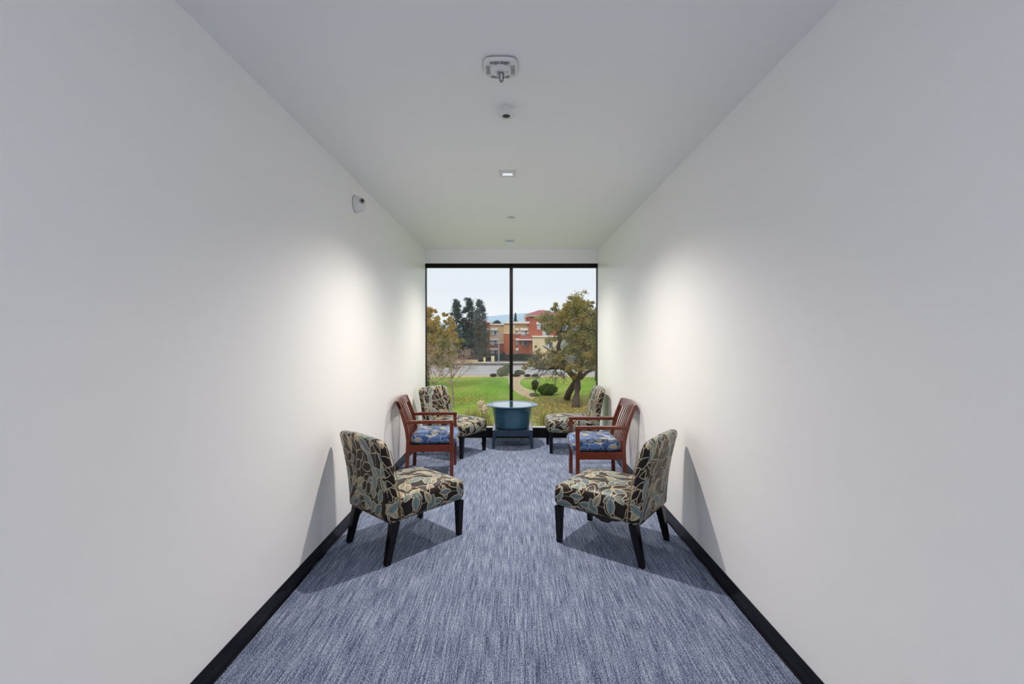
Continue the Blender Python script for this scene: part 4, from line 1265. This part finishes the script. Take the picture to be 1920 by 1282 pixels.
# shrubs
def blob(name, lab, cat, c, rad, n, size, m, group=None, stem=True, kindm=M_BARK, p=0.55):
    T = tag(empty(name, c), lab, cat, group)
    d = rng.normal(size=(n, 3)); d /= np.linalg.norm(d, axis=1)[:, None]
    pts = d * (rng.uniform(0, 1, n) ** (1 / 3) * 0.35 + 0.65)[:, None] * np.array(rad)
    lump = np.array([mnoise.noise(Vector(q) * 2.2) for q in d])
    pts *= (1 + 0.26 * lump + rng.normal(size=n) * 0.06)[:, None]
    pts[:, 2] += rad[2]
    pts = pts[pts[:, 2] > 0.0]
    if stem:
        b = MB()
        for _ in range(7):
            a = random.uniform(0, 6.28)
            b.tube([(0.05 * math.cos(a), 0.05 * math.sin(a), -0.03), (rad[0] * 0.5 * math.cos(a), rad[1] * 0.5 * math.sin(a), rad[2] * 1.2)], [0.025, 0.008], 5)
        b.build('stems', kindm, T, smooth=True)
    tag(leaf_mesh('foliage', pts, size, m, T, p), kind='stuff')
    return T
g4 = gp(1027, 740.5)
blob('clipped_bush', 'wide rounded dark green bush at the bend of the path', 'bush', g4, (0.88, 0.75, 0.53), 6000, 0.09, L_BUSH)
g5 = gp(1003.5, 741.5)
T = tag(empty('topiary_shrub', g5), 'small tufted brown green standard shrub on a thin stem left of the round bush', 'shrub')
b = MB(); b.tube([(0, 0, -0.03), (0.01, 0, 0.4), (0.0, 0, 0.9)], [0.05, 0.04, 0.03], 8); b.build('trunk', M_BARK, T, smooth=True)
d = rng.normal(size=(3600, 3)); d /= np.linalg.norm(d, axis=1)[:, None]
p1 = d[:2400] * rng.uniform(0.6, 1, 2400)[:, None] * np.array([0.36, 0.36, 0.36]) + np.array([-0.02, 0, 1.12])
p2 = d[2400:] * rng.uniform(0.5, 1, 1200)[:, None] * np.array([0.30, 0.30, 0.24]) + np.array([-0.04, 0, 0.74])
tag(leaf_mesh('foliage', np.concatenate([p1, p2]), 0.08, L_TOPI, T, 0.5), kind='stuff')
blob('low_shrub', 'low blue green ground shrub under the tufted standard shrub', 'shrub', gp(1001, 743), (0.40, 0.35, 0.16), 1200, 0.09, L_SAGE)
shr = [((940, 705.5), 0.62, 0.62, L_SAGE, 'round grey sage shrub at the road end of the path'),
       ((947, 703.5), 0.72, 0.68, L_SAGE, 'taller pale sage shrub behind the round one at the path end'),
       ((950, 699), 0.62, 0.62, L_BUSH, 'dark green shrub closest to the mullion on the road edge'),
       ((925, 706.2), 0.42, 0.22, L_BROWN, 'low brown shrub alone on the road edge left of the sages'),
       ((972, 701), 0.58, 0.30, L_BUSH, 'low green shrub on the road edge just right of the mullion'),
       ((979, 701.5), 0.42, 0.26, L_SAGE, 'pale grey shrub on the road edge beside the low green one'),
       ((968, 706), 0.52, 0.22, L_BROWN, 'flat brown shrub at the mouth of the path'),
       ((989, 706.2), 0.42, 0.18, L_BROWN, 'flat brown shrub on the kerb strip right of the path mouth'),
       ((1003, 706.4), 0.40, 0.18, L_BROWN, 'flat brown shrub furthest along the kerb strip, left of the big tree twigs')]
for (px, py), r, h, m, lab in shr:
    q = gp(px, py); q.z = GZ - 0.01
    blob('roadside_shrub', lab, 'shrub', q, (r, r * 0.9, h), 1500, 0.13, m, 'roadside shrubs')
# hedge in front of the hotel
hd = tag(empty('hedge', Vector((0, 107.0, GZ))), 'long clipped dark green hedge along the foot of the hotel', 'hedge')
k = 107.0 / F
n = 26000
pts = np.stack([rng.uniform((908 - 962) * k, (1010 - 962) * k, n), rng.uniform(-0.7, 0.7, n), rng.uniform(0.1, 1.35, n)], axis=1)
face = rng.uniform(0, 1, n)
pts[face < 0.5, 1] = -0.7 + rng.normal(size=(face < 0.5).sum()) * 0.06
pts[face > 0.75, 2] = 1.35 + rng.normal(size=(face > 0.75).sum()) * 0.06
pts[:, 2] += 0.12 * np.sin(pts[:, 0] * 0.9)
tag(leaf_mesh('foliage', pts, 0.22, L_HEDGE, hd), kind='stuff')
b = MB()
for x in np.arange((909 - 962) * k, (1008 - 962) * k, 0.8):
    b.tube([(x, 0, -0.05), (x + 0.1, 0, 0.9)], [0.05, 0.02], 5)
b.build('stems', M_BARK, hd)
blob('round_shrub', 'dark rounded shrub rising above the hedge right of the grey pole', 'shrub', Vector(((944 - 962) / F * 109.3, 109.3, GZ)), (0.62, 0.6, 0.95), 1500, 0.2, L_HEDGE)

# strap leaved clumps close under the window
L_STRAP = leaf_mat('strap_leaves', [(128, 132, 70), (168, 164, 92), (196, 180, 112), (116, 124, 74)], trans=0.15)
def strap_clump(base, h, spread, n, lab, seed):
    random.seed(seed)
    T = tag(empty('strap_leaf_clump', base), lab, 'plant', 'strap leaved clumps under the window')
    vs, fs, tint = [], [], []
    for i in range(n):
        a = random.uniform(0, 6.283)
        ln = h * random.uniform(0.55, 1.05)
        out = spread * random.uniform(0.1, 1.0) ** 0.8
        bx, by = 0.22 * random.gauss(0, 0.6), 0.22 * random.gauss(0, 0.6)
        w = random.uniform(0.014, 0.030)
        t_ = random.random()
        base_i = len(vs)
        for k in range(6):
            t = k / 5
            r = out * t ** 1.7
            z = ln * (t - 0.22 * (out / spread) * t ** 3)
            cx, cy = bx + r * math.cos(a), by + r * math.sin(a)
            ww = w * (1 - t ** 2.2) + 0.002
            vs += [(cx - ww * math.sin(a), cy + ww * math.cos(a), z), (cx + 0.25 * ww * math.cos(a), cy + 0.25 * ww * math.sin(a), z - ww * 0.4), (cx + ww * math.sin(a), cy - ww * math.cos(a), z)]
            tint += [t_] * 3
        for k in range(5):
            o0 = base_i + 3 * k
            fs += [(o0, o0 + 1, o0 + 4, o0 + 3), (o0 + 1, o0 + 2, o0 + 5, o0 + 4)]
    me = bpy.data.meshes.new('blades'); me.from_pydata(vs, [], fs)
    me.attributes.new('tint', 'FLOAT', 'POINT').data.foreach_set('value', tint)
    o = link('blades', me, L_STRAP, T, True); tag(o, kind='stuff')
    return T
def at_ground(px, Y): return Vector(((px - 962) / F * Y, Y, GZ))
strap_clump(at_ground(885, 27.4), 1.50, 0.85, 130, 'yellow green strap leaved clump outside, left of the bowl and behind the print chair seat', 3)
strap_clump(at_ground(905, 26.6), 1.45, 0.75, 150, 'greyer strap leaved clump with cream flower spikes outside, touching the left side of the bowl', 4)
strap_clump(at_ground(919, 25.8), 1.15, 0.70, 110, 'short strap leaved clump right behind the left edge of the bowl', 9)
strap_clump(at_ground(1021, 26.8), 1.45, 0.55, 130, 'upright strap leaved clump outside, between the bowl and the right print chair', 6)
M_CREAMFL = pmat('cream_petals', lin(236, 220, 196), rough=0.8, vary=0.06)
for px, py, Y, hh, lab in ((901.5, 752, 26.6, 0.55, 'taller cream flower panicle standing out of the strap leaves left of the bowl'), (910, 760, 26.4, 0.42, 'shorter cream flower panicle partly behind the rim of the bowl')):
    top = P(px, py, Y); base = at_ground(px + 4, Y)
    T = tag(empty('flower_spike', base), lab, 'flower', 'cream flower spikes')
    rp_ = top - base
    MB().tube([(0, 0, 0), tuple(rp_ * 0.6), tuple(rp_)], [0.018, 0.014, 0.006], 6).build('stalk', M_PALEBARK, T)
    pts = []
    for k in range(420):
        t = random.random()
        rr = 0.19 * (1 - abs(2 * t - 0.8) ** 1.5 * 0.55)
        a = random.uniform(0, 6.283)
        pts.append((rp_.x + rr * math.cos(a) * random.random() ** 0.5, rp_.y + rr * math.sin(a) * random.random() ** 0.5, rp_.z - t * hh))
    L_CREAM = bpy.data.materials.get('cream_blossom') or leaf_mat('cream_blossom', [(226, 206, 176), (244, 230, 208), (236, 216, 190)])
    tag(leaf_mesh('blossom', pts, 0.14, L_CREAM, T, 0.7), kind='stuff')

# fallen leaves on the grass
pts = []
while len(pts) < 4500:
    x, y = random.gauss(4.6, 3.4), random.gauss(35, 5.5)
    if 24 < y < 60: pts.append((x, y, GZ + 0.02 + random.random() * 0.02))
fl = leaf_mesh('fallen_leaves', pts, 0.115, L_YELLOW, None, 0.7, flat=0.75)
tag(fl, 'yellow fallen leaves strewn over the ground under the big leaning tree', 'leaves', kind='stuff')
pts = []
while len(pts) < 900:
    x, y = random.gauss(-4.2, 1.3), random.gauss(40.5, 2.2)
    pts.append((x, y, GZ + 0.02 + random.random() * 0.02))
fl = leaf_mesh('fallen_leaves', pts, 0.115, L_YELLOW, None, 0.7, flat=0.75)
tag(fl, 'orange yellow fallen leaves on the lawn round the slim bare tree', 'leaves', kind='stuff')
